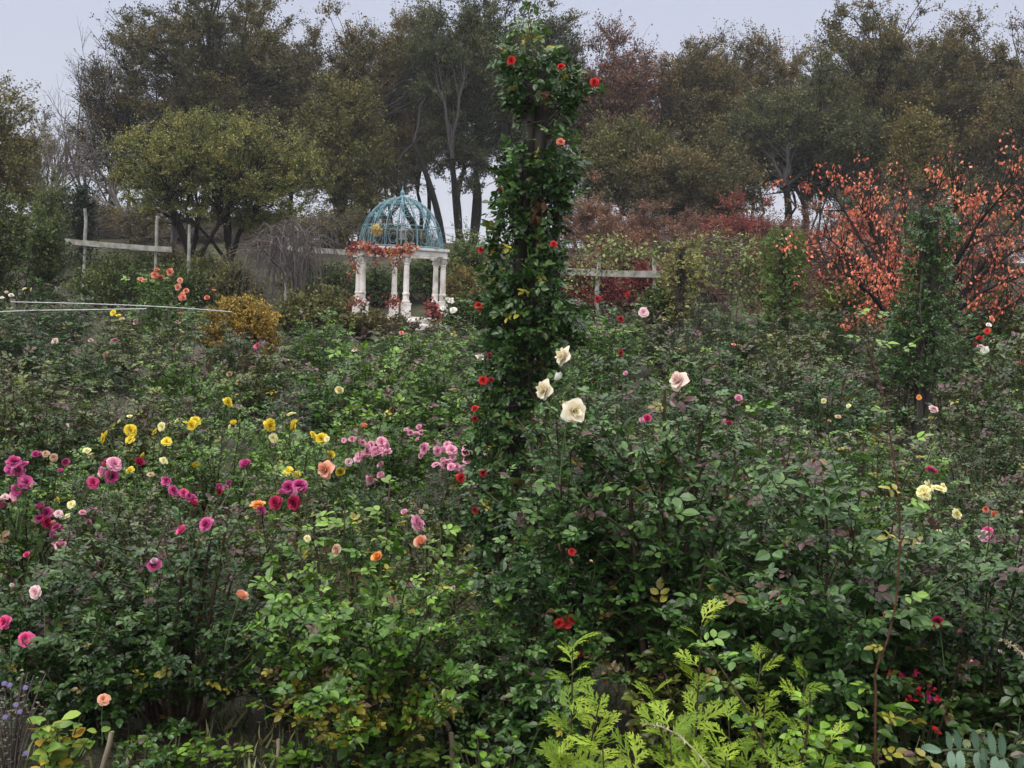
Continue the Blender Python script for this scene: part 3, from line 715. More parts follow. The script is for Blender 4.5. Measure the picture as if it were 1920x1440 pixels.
leafy_column('climber_column', 'fresh green leafy column beside the pale vine trellis', 'climber',
             [(428, 1450, 1500, .5), (450, 1428, 1508, 1), (500, 1430, 1508, 1), (560, 1432, 1506, 1), (600, 1432, 1505, .8)],
             20, 1900, .05, T_COL, 32, (1466, 1470, 440), tint=(.1, .9), post_r=.05)
leafy_column('climber_column', 'yellowing climber on a post at the left end of the pale vine', 'climber',
             [(452, 1285, 1315, .4), (480, 1240, 1322, 1), (530, 1232, 1330, 1), (560, 1246, 1290, .6), (600, 1248, 1296, .6)],
             20.5, 620, .055, T_YEL, 33, (1272, 1275, 465), tint=(.1, 1.0), post_r=.05)

# vine over an arched wire trellis
def vine_arch():
    d = 21.5; R = np.random.default_rng(41); b = ground_at(1330, d)
    o = thing('vine_trellis', b, 'black wire arch trellis with grid sides holding up the pale vine', 'trellis')
    g = Geo(); W = .52; top = P(1345, 455, d)[2] - b[2]
    cx = (P(1345, 500, d) - b)[0]
    for dy in (-.3, .3):
        for x in np.linspace(-.36, .36, 5):
            tubes(g, np.array([[cx + x, dy, -.05], [cx + x, dy, top * .5], [cx + x, dy, top - .12]]), .011, 5)
        th = np.linspace(0, np.pi, 12)
        tubes(g, np.stack([cx + .36 * np.cos(th), np.full(12, dy), top - .12 + .2 * np.sin(th)], -1), .011, 5)
        for z in np.arange(.25, top - .1, .22):
            tubes(g, np.array([[cx - .36, dy, z], [cx, dy, z], [cx + .36, dy, z]]), .008, 4)
    for x in (-.36, .36):
        for z in np.arange(.25, top - .1, .44):
            tubes(g, np.array([[cx + x, -.3, z], [cx + x, 0, z], [cx + x, .3, z]]), .008, 4)
    g.build('wire_frame', WIRE, o)
    v = thing('vine', b, 'pale green trailing vine spread over fence and wire arch, left of the leafy column', 'vine')
    lf, st = Geo(), Geo()
    prof = [((1130, 486), (1165, 474), (1195, 466), (1235, 474)), ((1225, 470), (1290, 452), (1350, 448), (1415, 470)), 
            ((1300, 470), (1330, 500), (1360, 520), (1400, 545)), ((1360, 465), (1400, 480), (1420, 510), (1412, 560)), ((1300, 480), (1300, 510), (1290, 540), (1300, 570)),
            ((1080, 530), (1100, 500), (1130, 470), (1150, 455)), ((1380, 480), (1380, 500), (1385, 540), (1390, 580))]
    for strand in prof:
        for rep in range(4):
            jx, jy = R.normal(0, 12), R.normal(0, 9)
            pts = np.array([P(x + jx + R.normal(0, 9), y + jy + R.normal(0, 8), d + R.uniform(-.4, .4)) for x, y in strand]) - b
            t_ = np.linspace(0, 3, 16); pp = np.stack([np.interp(t_, np.arange(4), pts[:, q]) for q in range(3)], -1) + R.normal(0, .03, (16, 3))
            tubes(st, pp, .008, 4)
            n = 105; q = R.integers(0, 16, n); pos = pp[q] + R.normal(0, .10, (n, 3)) * [1, 1, .8] * (.5 + .8 * R.uniform(0, 1, 16))[q][:, None]
            scatter(lf, LEAF_MID, pos, R.normal(0, .6, (n, 3)) + [0, 0, -.3], R.normal(0, .5, (n, 3)) + [0, -.3, 1], R.uniform(.05, .1, n), R.uniform(0, .9, n))
    st.build('stems', STEM, v); lf.build('foliage', T_LIM, v)
vine_arch()

# ------------------------------------------------------------------ rustic fences
def fence(label, posts, rails, d, seed):
    R = np.random.default_rng(seed)
    b0 = ground_at(posts[0][0], d)
    o = thing('rustic_fence', b0, label, 'fence')
    for (xt, yt, xb) in posts:
        b = ground_at(xb, d) - b0; t_ = P(xt, yt, d) - b0; g = Geo()
        kk = np.linspace(-.04, 1, 9)[:, None]
        pth = b + kk * (t_ - b) + R.normal(0, .012, (9, 3)); tubes(g, pth, .046 * (1 + R.normal(0, .06, 9)), 8)
        g.add(np.concatenate([pth[-1][None], pth[-1] + np.array([[.055, 0, .004], [0, .055, .004], [-.055, 0, .004], [0, -.055, .004]])]), [[0, 1, 2], [0, 2, 3], [0, 3, 4], [0, 4, 1]])
        g.build('post', WHITEWOOD, o, True)
    for (xa, ya, xb, yb) in rails:
        a = P(xa, ya, d - .12) - b0; c = P(xb, yb, d - .12) - b0; g = Geo(); L = c - a
        ang = math.atan2(L[1], L[0]); ln = np.linalg.norm(L)
        n = 8; kk = np.linspace(0, 1, n)
        v = []
        for q in kk:
            p = a + q * L + [0, 0, -.02 * math.sin(q * math.pi)]
            for dy, dz in ((-.025, -.075), (.025, -.075), (.025, .075), (-.025, .075)): v.append(p + [0, dy, dz + R.normal(0, .004)])
        f = [[q * 4 + e, q * 4 + (e + 1) % 4, q * 4 + 4 + (e + 1) % 4, q * 4 + 4 + e] for q in range(n - 1) for e in range(4)] + [[0, 3, 2, 1], [4 * n - 4, 4 * n - 3, 4 * n - 2, 4 * n - 1]]
        g.add(v, f); g.build('rail', WHITEWOOD, o)
fence('rustic fence of whitewashed leaning posts and a plank rail below the rounded tree', [(162, 391, 155), (295, 404, 288), (355, 420, 351)], [(122, 452, 322, 468)], 31.5, 1)
fence('white rustic post and rail crossing behind the weeping shrub', [(540, 446, 534)], [(515, 462, 668, 474)], 31.0, 2)
fence('white post and rail fence crossing the dark red hedge right of the pillar', [(1122, 478, 1116), (1229, 472, 1226)], [(1050, 508, 1240, 514)], 25, 3)
b = ground_at(323, 36); g = Geo(); R = np.random.default_rng(6)
pth = np.linspace(0, 1, 9)[:, None] * (P(325, 385, 36) - b) + R.normal(0, .02, (9, 3)); pth[0] = [0, 0, -.1]
o = thing('dead_trunk', b, 'grey bare trunk standing between the fence posts', 'trunk')
tubes(g, pth, np.linspace(.11, .09, 9), 9)
for q in range(5):
    s = pth[5 + q % 4]; e = s + [R.normal(0, .35), R.normal(0, .3), R.uniform(.2, .6)]
    tubes(g, bez(s[None], ((s + e) / 2 + R.normal(0, .08, 3))[None], e[None], 6), np.linspace(.035, .012, 6), 5)
g.build('trunk', BARKG, o, True)

# white bowed pipes across the rose bed on the left
PVC = noisemat('white plastic', (.32, .33, .33), (.5, .51, .51), 12, .4, 0)
def pipe(label, pts, d, seed):
    b = ground_at(pts[0][0], d)
    o = thing('pipe_rail', b, label, 'pipe')
    p = np.array([P(x, y, d) for x, y in pts]) - b
    t_ = np.linspace(0, len(p) - 1, 30); pp = np.stack([np.interp(t_, np.arange(len(p)), p[:, q]) for q in range(3)], -1)
    for _ in range(3): pp[1:-1] = (pp[:-2] + 2 * pp[1:-1] + pp[2:]) / 4
    g = Geo(); tubes(g, pp, .0075, 8); g.build('pipe', PVC, o, True)
    for q in (1, 10, 19, 28):
        g = Geo(); z = float(terrain(*(pp[q] + b)[:2])) - b[2]
        tubes(g, np.array([[pp[q][0], pp[q][1] + .02, z - .1], [pp[q][0], pp[q][1] + .02, (z + pp[q][2]) / 2], [pp[q][0], pp[q][1] + .02, pp[q][2]]]), .009, 5)
        g.build('support', WIRE, o)
pipe('upper long white pipe bowed across the bed below the coral roses', [(20, 566), (150, 569), (260, 573), (350, 578), (435, 585)], 16.2, 1)
pipe('shorter white pipe running below the other pipe at left', [(-30, 586), (60, 582), (160, 581), (275, 579)], 15.6, 2)

# ------------------------------------------------------------------ gazebo
def gazebo():
    d = 31.0; b = ground_at(748, d); Rg = 1.28
    S = d / FPX
    zt = P(747, 466, d)[2] - b[2]          # top of the beam
    o = thing('gazebo', b, 'white six columned garden gazebo under a pale blue wire dome', 'gazebo')
    WH, t, bs = mat('white painted stone')
    nz = t.nodes.new("ShaderNodeTexNoise"); nz.inputs["Scale"].default_value = 3.5; nz.inputs["Detail"].default_value = 8
    rr = t.nodes.new("ShaderNodeValToRGB"); rr.color_ramp.elements[0].position = .33; rr.color_ramp.elements[1].position = .55
    rr.color_ramp.elements[0].color = (.4, .37, .32, 1); rr.color_ramp.elements[1].color = (.74, .7, .67, 1)
    tcn = t.nodes.new("ShaderNodeTexCoord"); t.links.new(tcn.outputs["Object"], nz.inputs[0]); t.links.new(nz.outputs[0], rr.inputs[0]); t.links.new(rr.outputs[0], bs.inputs["Base Color"])
    bs.inputs["Roughness"].default_value = .65
    ang = [D2R(283.4 + 60 * q) for q in range(6)]
    g = Geo(); lathe(g, [(0, -.3), (1.75, -.3), (1.75, .1), (1.72, .12), (1.6, .12), (1.6, .24), (1.57, .26), (0, .26)], n=48)
    g.build('base', WH, o)
    zb, hc = .26, zt - .22 - .26
    for a in ang:
        c = (Rg * math.cos(a), Rg * math.sin(a), zb)
        g = Geo()
        lathe(g, [(.105, .415), (.115, .44), (.115, .47), (.09, .49), (.086, .52), (.084, .62), (.098, .64), (.098, .68), (.08, .70), (.075, 1.3), (.068, hc - .26), (.082, hc - .25), (.082, hc - .22), (.07, hc - .20)], c, 24, 0, .05)
        cm = g.build('column', WH, o)
        g = Geo()
        box(g, (c[0], c[1], zb + .19), (.25, .25, .38), a)
        box(g, (c[0], c[1], zb + .03), (.30, .30, .06), a)
        box(g, (c[0], c[1], zb + .395), (.28, .28, .04), a)
        g.build('plinth', WH, cm)
        g = Geo()
        lathe(g, [(.07, hc - .20), (.08, hc - .15), (.105, hc - .10), (.095, hc - .07), (.12, hc - .045)], c, 24, 0, .05)
        box(g, (c[0], c[1], zb + hc - .022), (.25, .25, .044), a)
        for lf in range(8):                                   # capital leaves
            q = lf * math.pi / 4; r0 = .08
            p0 = np.array([c[0] + r0 * math.cos(q), c[1] + r0 * math.sin(q), zb + hc - .21])
            scatter(g, LEAF_HI, p0[None], np.array([[math.cos(q) * .45, math.sin(q) * .45, 1.0]]), np.array([[math.cos(q), math.sin(q), -.3]]), .12)
        g.build('capital', WH, cm)
    # beam ring of six straight pieces
    g = Geo(); z0 = zb + hc
    for q in range(6):
        a0, a1 = ang[q], ang[(q + 1) % 6]
        for (ri, ro, zl, zh) in ((Rg - .11, Rg + .11, z0, z0 + .15), (Rg - .15, Rg + .17, z0 + .15, z0 + .22)):
            v = [(r * math.cos(a), r * math.sin(a), z) for z in (zl, zh) for a in (a0, a1) for r in (ri, ro)]
            g.add(v, [[0, 1, 3, 2], [4, 6, 7, 5], [0, 4, 5, 1], [2, 3, 7, 6], [1, 5, 7, 3], [0, 2, 6, 4]])
    g.build('beam', WH, o)
    # dome
    BL = noisemat('pale blue paint', (.06, .14, .17), (.15, .265, .305), 12, .6, 0, mid=.45)
    dm = Geo(); Rd, z1 = 1.17, z0 + .22; Hd = P(757, 372, d)[2] - b[2] - z1
    def dome(th, a): return np.stack([Rd * np.cos(a) * np.cos(th), Rd * np.sin(a) * np.cos(th), z1 + .03 + Hd * np.sin(th)], -1)
    def ring(el, r):
        a = np.linspace(0, 2 * np.pi, 49); tubes(dm, dome(np.full(49, el), a), r, 6)
    for el, r in ((0.0, .024), (.42, .014), (.98, .011), (1.25, .014)): ring(el, r)
    for q in range(16):
        a = q * math.pi / 8 + .1; th = np.linspace(0, 1.53, 16)
        tubes(dm, dome(th, np.full(16, a)), .015, 6)
        for sg in (-1, 1):
            w_ = sg * .10 * np.cos(th)
            if q % 2 == 0: tubes(dm, dome(th[:13], a + w_[:13]), .010, 5)
        # scroll circles in the lower band and curls above
        am = a + math.pi / 16; s_ = np.linspace(0, 2 * np.pi, 17)
        tubes(dm, dome(.2 + .15 * np.sin(s_), am + .10 * np.cos(s_)), .009, 5)
        s2 = np.linspace(0, 3 * np.pi, 22); rr_ = np.linspace(.13, .03, 22)
        for e0, sc in ((.68, .9), (1.05, .55)):
            tubes(dm, dome(e0 + rr_ * np.sin(s2) * sc, am + rr_ * 1.2 * np.cos(s2) * sc / max(.35, math.cos(e0)) ), .008, 4)
    dm.build('dome', BL, o, True)
    g = Geo(); zf = z1 + .03 + Hd
    lathe(g, [(.0, zf - .05), (.12, zf - .04), (.13, zf), (.06, zf + .04), (.05, zf + .07), (.075, zf + .11), (.05, zf + .16), (.02, zf + .2), (.012, zf + .3), (0, zf + .31)], n=14)
    g.build('finial', BL, o, True)
    # ornaments: hung on the gazebo, things of their own
    G = Geo(); c = P(706, 432, d - 1.2); R = np.random.default_rng(3)
    sp_ = thing('star_ornament', c, 'golden wicker star ball hung on the front of the blue dome', 'ornament')
    GOLD = noisemat('gold wicker', (.3, .2, .05), (.55, .42, .15), 30, .5, 0)
    for q in range(9):
        n_ = nrm(R.normal(0, 1, 3)); u = nrm(np.cross(n_, [.3, .1, 1])); v = np.cross(n_, u); s_ = np.linspace(0, 2 * np.pi, 15)
        tubes(G, .15 * (np.cos(s_)[:, None] * u + np.sin(s_)[:, None] * v) * (1 + .18 * np.cos(5 * s_))[:, None], .011, 4)
    for q in range(10):
        n_ = nrm(R.normal(0, 1, 3)) * .21; tubes(G, np.array([n_ * 0, n_ * .5, n_]), .008, 4)
    G.build('star', GOLD, sp_)
    c = b + [0, 0, z1]
    la = thing('hanging_lantern', c + [.05, 0, .32], 'small grey lantern hanging inside the dome on a chain', 'lantern')
    G = Geo(); lathe(G, [(.02, .32), (.05, .28), (.13, .2), (.14, .17), (.11, .16), (.11, -.02), (.13, -.04), (.13, -.07), (0, -.08)], n=8)
    G.build('body', noisemat('grey tin', (.12, .11, .11), (.25, .23, .23), 20, .5, 0), la)
    G = Geo(); tubes(G, np.array([[0, 0, .3], [0, 0, .6], [0, 0, Hd - .34]]), .008, 4); G.build('chain', WIRE, la)
    # garlands
    AUT = leafmat('autumn garland leaves', [(0, (.12, .012, .02)), (.35, (.22, .025, .025)), (.6, (.42, .12, .045)), (.85, (.58, .26, .13)), (1, (.42, .28, .08))], rough=.6, trans=.15)
    VINE = STEM
    def garland(label, anchors, n, sg, size, tr, seed, strands=()):
        R = np.random.default_rng(seed)
        pts = np.array([P(x, y, dd) for x, y, dd in anchors]); c0 = pts[0].copy(); pts = pts - c0
        ga = thing('leaf_garland', c0, label, 'garland'); lf, st = Geo(), Geo()
        m_ = len(pts); t_ = np.linspace(0, m_ - 1, 8 * m_); pp = np.stack([np.interp(t_, np.arange(m_), pts[:, q]) for q in range(3)], -1) + R.normal(0, .02, (8 * m_, 3))
        tubes(st, pp, .014, 5)
        q = R.integers(0, len(pp), n); pos = pp[q] + R.normal(0, 1, (n, 3)) * sg * (1 + .4 * np.sin(q * .9))[:, None]
        ct = R.uniform(*tr, len(pp)); ct = .4 * ct + .3 * np.roll(ct, 1) + .3 * np.roll(ct, -1)
        scatter(lf, LEAF_MID, pos, R.normal(0, 1, (n, 3)) + [0, 0, -.3], R.normal(0, .7, (n, 3)) + [0, -.8, .5], size * R.uniform(.6, 1.2, n), np.clip(ct[q] + R.normal(0, .18, n), 0, 1))
        for (x, y0, y1) in strands:
            s, e = P(x, y0, anchors[0][2]) - c0, P(x + R.uniform(-6, 6), y1, anchors[0][2]) - c0
            pp = s + np.linspace(0, 1, 8)[:, None] * (e - s) + R.normal(0, .015, (8, 3)); tubes(st, pp, .006, 4)
            k = 26; pos = pp[R.integers(0, 8, k)] + R.normal(0, .035, (k, 3))
            scatter(lf, LEAF_MID, pos, R.normal(0, .6, (k, 3)) + [0, 0, -.7], R.normal(0, .6, (k, 3)) + [0, -1, .3], size * R.uniform(.5, 1, k), R.uniform(.1, .9, k))
        st.build('vine', VINE, ga); lf.build('leaves', AUT, ga)
    df = d - 1.35
    garland('thick orange and crimson leaf garland along the gazebo beam', [(656, 470, df + .6), (672, 462, df + .45), (690, 462, df + .3), (706, 470, df + .15), (724, 472, df), (742, 472, df), (757, 468, df - .02), (772, 464, df)],
            1000, .068, .095, (.0, 1), 1, ((655, 480, 520), (668, 485, 512), (700, 480, 496), (735, 482, 515), (745, 480, 500), (758, 480, 495), (662, 480, 505)))
    garland('orange leaf spray tied at the foot of the left gazebo column', [(655, 570, df), (668, 562, df), (680, 568, df)], 150, .08, .08, (.1, .6), 2)
    garland('orange leaf spray tied low on the middle gazebo column', [(728, 570, df), (736, 560, df), (745, 568, df)], 150, .07, .08, (.1, .6), 4)
    garland('scarlet flower spray tied low on the right gazebo column', [(806, 572, df), (812, 580, df), (822, 590, df), (812, 594, df)], 260, .08, .13, (.1, .35), 5)
gazebo()

#ROSES
# ------------------------------------------------------------------ rose bushes
def bush_geo(seed, h, r, ncane=20, ls=.042, tm=LEAF_MID, nshoot=4, node=.045, low=.3, bronze=.25, yellow=.03, yellow_low=.25, lean=(0, 0), crad=.006, spread=.14, dens=1.0, upright=.3, mound=.30):
    """canes > side shoots > five-leaflet leaves; returns (stems, foliage, tips)"""
    R = np.random.default_rng(seed); st, lf = Geo(), Geo()
    az = np.arange(ncane) * 2.39996 + R.uniform(0, 6.28); rho = np.sqrt((np.arange(ncane) + .5) / ncane) * R.uniform(.8, 1.1, ncane)
    top = np.stack([r * .8 * rho * np.cos(az) + lean[0], r * .8 * rho * np.sin(az) + lean[1], h * (1 - mound * rho ** 2) * np.where(R.uniform(0, 1, ncane) < .22, R.uniform(1.0, 1.16, ncane), R.uniform(.62, .98, ncane))], -1)
    bs = np.stack([spread * r * rho * np.cos(az), spread * r * rho * np.sin(az), np.full(ncane, -.05)], -1) + R.normal(0, .02, (ncane, 3)) * [1, 1, 0]
    md = bs * .55 + top * .45; md[:, :2] = bs[:, :2] * (.45 + upright * .3) + top[:, :2] * (.55 - upright * .3); md[:, 2] = top[:, 2] * .55
    K = 12
    c = bez(bs, md, top, K); c[:, 2:] += R.normal(0, .012, (ncane, K - 2, 3)).cumsum(1) * .6
    cr = crad * R.uniform(.7, 1.5, ncane)[:, None] * np.linspace(1.25, .4, K)[None]
    tubes(st, c, cr, 5, 0, 0)
    # side shoots
    ns = ncane * nshoot
    ci = np.repeat(np.arange(ncane), nshoot); ti = R.integers(3, K - 1, ns)
    s = c[ci, ti]; tg = nrm(c[ci, np.minimum(ti + 1, K - 1)] - c[ci, ti - 1])
    o_ = nrm(s * [1, 1, 0] + R.normal(0, .25 * r, (ns, 3)) * [1, 1, 0])
    e = s + nrm(tg * .7 + o_ * .75 + R.normal(0, .35, (ns, 3)) + [0, 0, .15]) * (h * R.uniform(.14, .36, ns) * (1.1 - .4 * ti / K))[:, None]
    rr = np.linalg.norm(e[:, :2] - np.array(lean) * (e[:, 2:3] / h), axis=1, keepdims=True); e[:, :2] *= np.minimum(1, 1.08 * r / np.maximum(rr, .01))
    e[:, 2] = np.minimum(np.maximum(e[:, 2], .08), h * 1.12)
    sh = bez(s, (s + e) / 2 + [0, 0, -.01] + R.normal(0, .015, (ns, 3)), e, 6)
    tubes(st, sh, np.linspace(.6, .28, 6)[None] * crad * np.ones((ns, 1)), 4, 0, 1)
    # leaf nodes
    pos, ax, frac = [], [], []
    def along(pth, sp_, t0):
        n_, k_, _ = pth.shape
        L = np.linalg.norm(np.diff(pth, axis=1), axis=2).sum(1)
        for q in range(n_):
            m_ = int(L[q] * (1 - t0) / sp_ * dens) + 1
            u = t0 + (1 - t0) * (np.arange(m_) + R.uniform(0, 1)) / m_
            x = np.clip(u * (k_ - 1), 0, k_ - 1.001); i0 = x.astype(int); f = (x - i0)[:, None]
            p = pth[q, i0] * (1 - f) + pth[q, i0 + 1] * f
            pos.append(p); frac.append(np.full(m_, 1.0) * (u > .82))
            a = np.arange(m_) * 2.4 + R.uniform(0, 6.28)
            ax.append(np.stack([np.cos(a), np.sin(a), np.zeros(m_)], -1))
    along(c, node * 1.2, low); along(sh, node, .1)
    pos = np.concatenate(pos); ax = np.concatenate(ax); tipf = np.concatenate(frac); n = len(pos)
    rad_ = pos * [1, 1, 0] - np.array([lean[0], lean[1], 0]) * .5
    ax = ax * .8 + rad_ / r * .7 + R.normal(0, .3, (n, 3)) + [0, 0, .12]
    nv = np.stack([R.normal(0, .4, n), R.normal(0, .4, n), np.ones(n)], -1) + rad_ / r * .45
    tint = R.beta(1.6, 2.2, n) * .6 + .10 * (pos[:, 2] / h - .5) + R.normal(0, .02, n)
    u = R.uniform(0, 1, n)
    young = (tipf > 0) & (pos[:, 2] > h * .6)
    tint = np.where(young & (u < bronze), .75, np.where(young, np.clip(tint + .15, .2, .62), tint))
    lowm = pos[:, 2] < h * .42
    u = R.uniform(0, 1, n)
    tint = np.where((u < yellow) | (lowm & (u < yellow_low)), np.where(lowm, R.choice([.58, .62, .66, .66, .88, .98] if yellow_low < .4 else [.6, .66, .87, .88, .9, .98], n), R.choice([.62, .88, .98], n)), tint)
    compound(lf, R, tm, pos, ax, nv, ls * np.clip(R.lognormal(-.05, .28, n), .45, 1.7), np.clip(tint, 0, 1), 0, 2)
    return st, lf

# ------------------------------------------------------------------ blooms
def petal_col(name, inner, mid_, edge, trans=.3):
    return leafmat('petal ' + name, [(0, inner), (.5, mid_), (1, edge)], rough=.55, spec=.25, trans=trans, jit=.12)
PET = {
    'cream': petal_col('cream', (.78, .62, .36), (.84, .75, .52), (.87, .80, .66)),
    'blush': petal_col('blush', (.78, .50, .42), (.80, .58, .52), (.82, .68, .60)),
    'pink': petal_col('pink', (.68, .2, .3), (.79, .33, .47), (.82, .46, .58)),
    'pale pink': petal_col('pale pink', (.7, .36, .38), (.76, .48, .5), (.8, .6, .62)),
    'hot pink': petal_col('hot pink', (.5, .02, .12), (.66, .05, .2), (.7, .13, .3)),
    'magenta': petal_col('magenta', (.28, .012, .10), (.46, .035, .18), (.6, .14, .33)),
    'crimson': petal_col('crimson', (.2, .004, .03), (.34, .01, .055), (.42, .03, .1)),
    'red': petal_col('red', (.3, .006, .01), (.5, .015, .02), (.62, .05, .04)),
    'dark red': petal_col('dark red', (.12, .003, .008), (.24, .007, .015), (.32, .02, .03)),
    'salmon': petal_col('salmon', (.7, .22, .12), (.76, .33, .2), (.8, .45, .32)),
    'coral': petal_col('coral', (.66, .14, .08), (.74, .22, .13), (.78, .34, .22)),
    'orange': petal_col('orange', (.72, .18, .02), (.78, .28, .05), (.8, .38, .14)),
    'yellow': petal_col('yellow', (.72, .42, .01), (.78, .58, .025), (.8, .66, .09)),
    'lemon': petal_col('lemon', (.74, .62, .14), (.8, .73, .3), (.82, .78, .48)),
    'white': petal_col('white', (.74, .70, .5), (.80, .78, .68), (.83, .82, .76)),
    'lilac': petal_col('lilac', (.46, .22, .34), (.56, .32, .44), (.66, .46, .56)),
    'faded': petal_col('faded', (.4, .2, .1), (.5, .3, .18), (.55, .4, .28)),
}
CALYX = noisemat('calyx green', (.05, .09, .03), (.09, .14, .05), 30, .6, 0)

def petal(g, R, az, a0, a1, L, W, r0, tint0, z0, nu=4, nvv=5, ruffle=.04, curl=.35, point=0):
    v_ = np.linspace(0, 1, nvv); u_ = np.linspace(-1, 1, nu)
    ang = a0 + (a1 - a0) * v_ ** 1.3
    dr = np.sin(ang) * L / (nvv - 1); dz = np.cos(ang) * L / (nvv - 1)
    rad = r0 + np.concatenate([[0], np.cumsum(dr[1:])]); z = z0 + np.concatenate([[0], np.cumsum(dz[1:])])
    w = W * np.sin(np.pi * (.13 + (.70 + .13 * point) * v_)) ** .8
    pts = []
    for k_ in range(nvv):
        rr = max(rad[k_], .10 * L)
        wrap = u_ * w[k_] * .5 / max(rr, W * .42)
        a = az + wrap
        edge = (np.abs(u_) ** 2) * curl * .18 * L * v_[k_] - .05 * L * (v_[k_] > .99) * (1 - np.abs(u_))* -1
        pts.append(np.stack([rad[k_] * np.cos(a) - np.sin(az) * (u_ * w[k_] * .12), rad[k_] * np.sin(a) + np.cos(az) * (u_ * w[k_] * .12), z[k_] + edge * np.sin(ang[k_]) + R.normal(0, ruffle * L, nu) * v_[k_]], -1))
    pts = np.array(pts).reshape(-1, 3)
    f = [[a * nu + b_, a * nu + b_ + 1, (a + 1) * nu + b_ + 1, (a + 1) * nu + b_] for a in range(nvv - 1) for b_ in range(nu - 1)]
    tt = np.repeat(np.clip(tint0 + .5 * v_ , 0, 1), nu)
    g.add(pts, f, tt, 0)

SHAPES = {   # rings of (petals, start angle, end angle, length, width, radius at base, tint)
    'tea':  [(5, 35, 118, .64, .72, .06, .5), (4, 20, 70, .62, .62, .05, .4), (4, 8, 30, .6, .52, .04, .25), (4, 2, 10, .54, .4, .03, .1), (3, 0, -22, .5, .3, .025, 0)],
    'open': [(6, 62, 104, .52, .5, .04, .5), (6, 45, 88, .46, .44, .04, .4), (5, 25, 60, .36, .36, .03, .2), (5, 5, 35, .24, .24, .02, 0)],
    'full': [(8, 65, 110, .5, .4, .05, .5), (8, 45, 92, .48, .38, .05, .4), (8, 30, 70, .44, .34, .04, .3), (8, 15, 45, .4, .28, .03, .15), (6, 0, 20, .36, .22, .02, 0)],
    'pom':  [(9, 60, 125, .46, .34, .06, .5), (9, 45, 100, .46, .32, .06, .42), (9, 30, 75, .46, .3, .05, .35), (8, 15, 50, .44, .26, .04, .25), (7, 3, 22, .4, .22, .03, .1)],
    'bud':  [(4, 22, 0, .72, .6, .05, .5), (4, 14, -12, .74, .5, .04, .3), (3, 6, -12, .72, .35, .02, .15)],
    'cup':  [(5, 58, 40, .5, .6, .05, .5), (5, 40, 22, .5, .5, .05, .35), (5, 24, 8, .46, .42, .04, .2), (4, 10, -5, .42, .3, .03, 0)],
}
_bloom = {}
def bloom_mesh(shape, col, var):
    key = (shape, col, var)
    if key in _bloom: return _bloom[key]
    R = np.random.default_rng(hash((shape, var)) % 1000 if False else 17 * var + len(shape) * 5 + ord(shape[0])); g = Geo()
    for ri, (n, a0, a1, L, W, r0, t_) in enumerate(SHAPES[shape]):
        for q in range(n):
            petal(g, R, q * 2 * np.pi / n + ri * .55 + R.normal(0, .1), D2R(a0 + R.normal(0, 5)), D2R(a1 + R.normal(0, 11)), L * R.uniform(.88, 1.1), W * R.uniform(.85, 1.1), r0, t_, .0, point=1 if shape == 'tea' and ri < 3 else 0)
    tilt = [20, 45, 62, 78][var % 4]
    ct, s_ = math.cos(D2R(tilt)), math.sin(D2R(tilt))
    Rm = np.array([[1, 0, 0], [0, ct, -s_], [0, s_, ct]])      # head leans toward -y
    for k_ in range(len(g.v)): g.v[k_] = (g.v[k_] - [0, 0, .25]) @ Rm.T.astype(np.float32)
    pm_ = g.data('bloom', PET[col], True); g = Geo()
    # calyx, sepals and stalk (in units of the bloom's diameter)
    hb = np.array([0, 0, -.27]) @ Rm.T
    th = np.linspace(0, 2 * np.pi, 6)[:-1]
    axs = np.stack([np.cos(th) * .8, np.sin(th) * .8, np.full(5, -.15)], -1) @ Rm.T
    scatter(g, LEAF_MID, np.repeat(hb[None], 5, 0), axs, np.repeat((np.array([0, 0, 1.0]) @ Rm.T)[None], 5, 0), .38, 0, 0, .5)
    dn = np.array([0, 0, -1.0]) @ Rm.T
    e = hb + np.array([R.normal(0, .3), .7 * s_ + R.normal(0, .2), -3.6])
    pth = bez((hb - dn * .05)[None], (hb + dn * 1.0 + [0, 0, -.5])[None], e[None], 10)
    tubes(g, pth, np.array([[.085, .07, .034, .033, .033, .033, .033, .033, .033, .03]]), 6, 0, 0)
    _bloom[key] = (pm_, g.data('stalk', CALYX, True))
    return _bloom[key]

BR = np.random.default_rng(2024)
def add_bloom(parent, pw, col, diam, shape=None, var=None, face=None, name='bloom', label=None):
    shape = shape or BR.choice(['tea', 'open', 'full', 'cup'])
    var = int(BR.integers(0, 8)) if var is None else var
    pm_, sm_ = bloom_mesh(shape, col, var)
    o = bpy.data.objects.new(name, pm_); COL.objects.link(o)
    sk = bpy.data.objects.new('stalk', sm_); COL.objects.link(sk); sk.parent = o
    o.parent = parent
    o.location = np.asarray(pw) - np.asarray(parent.location)
    if shape == 'tea': diam *= .84
    o.scale = (diam, diam, diam)
    o.rotation_euler = (BR.normal(0, .12), BR.normal(0, .12), BR.normal(0, .7) if face is None else face)
    if label: o['label'] = label
    return o

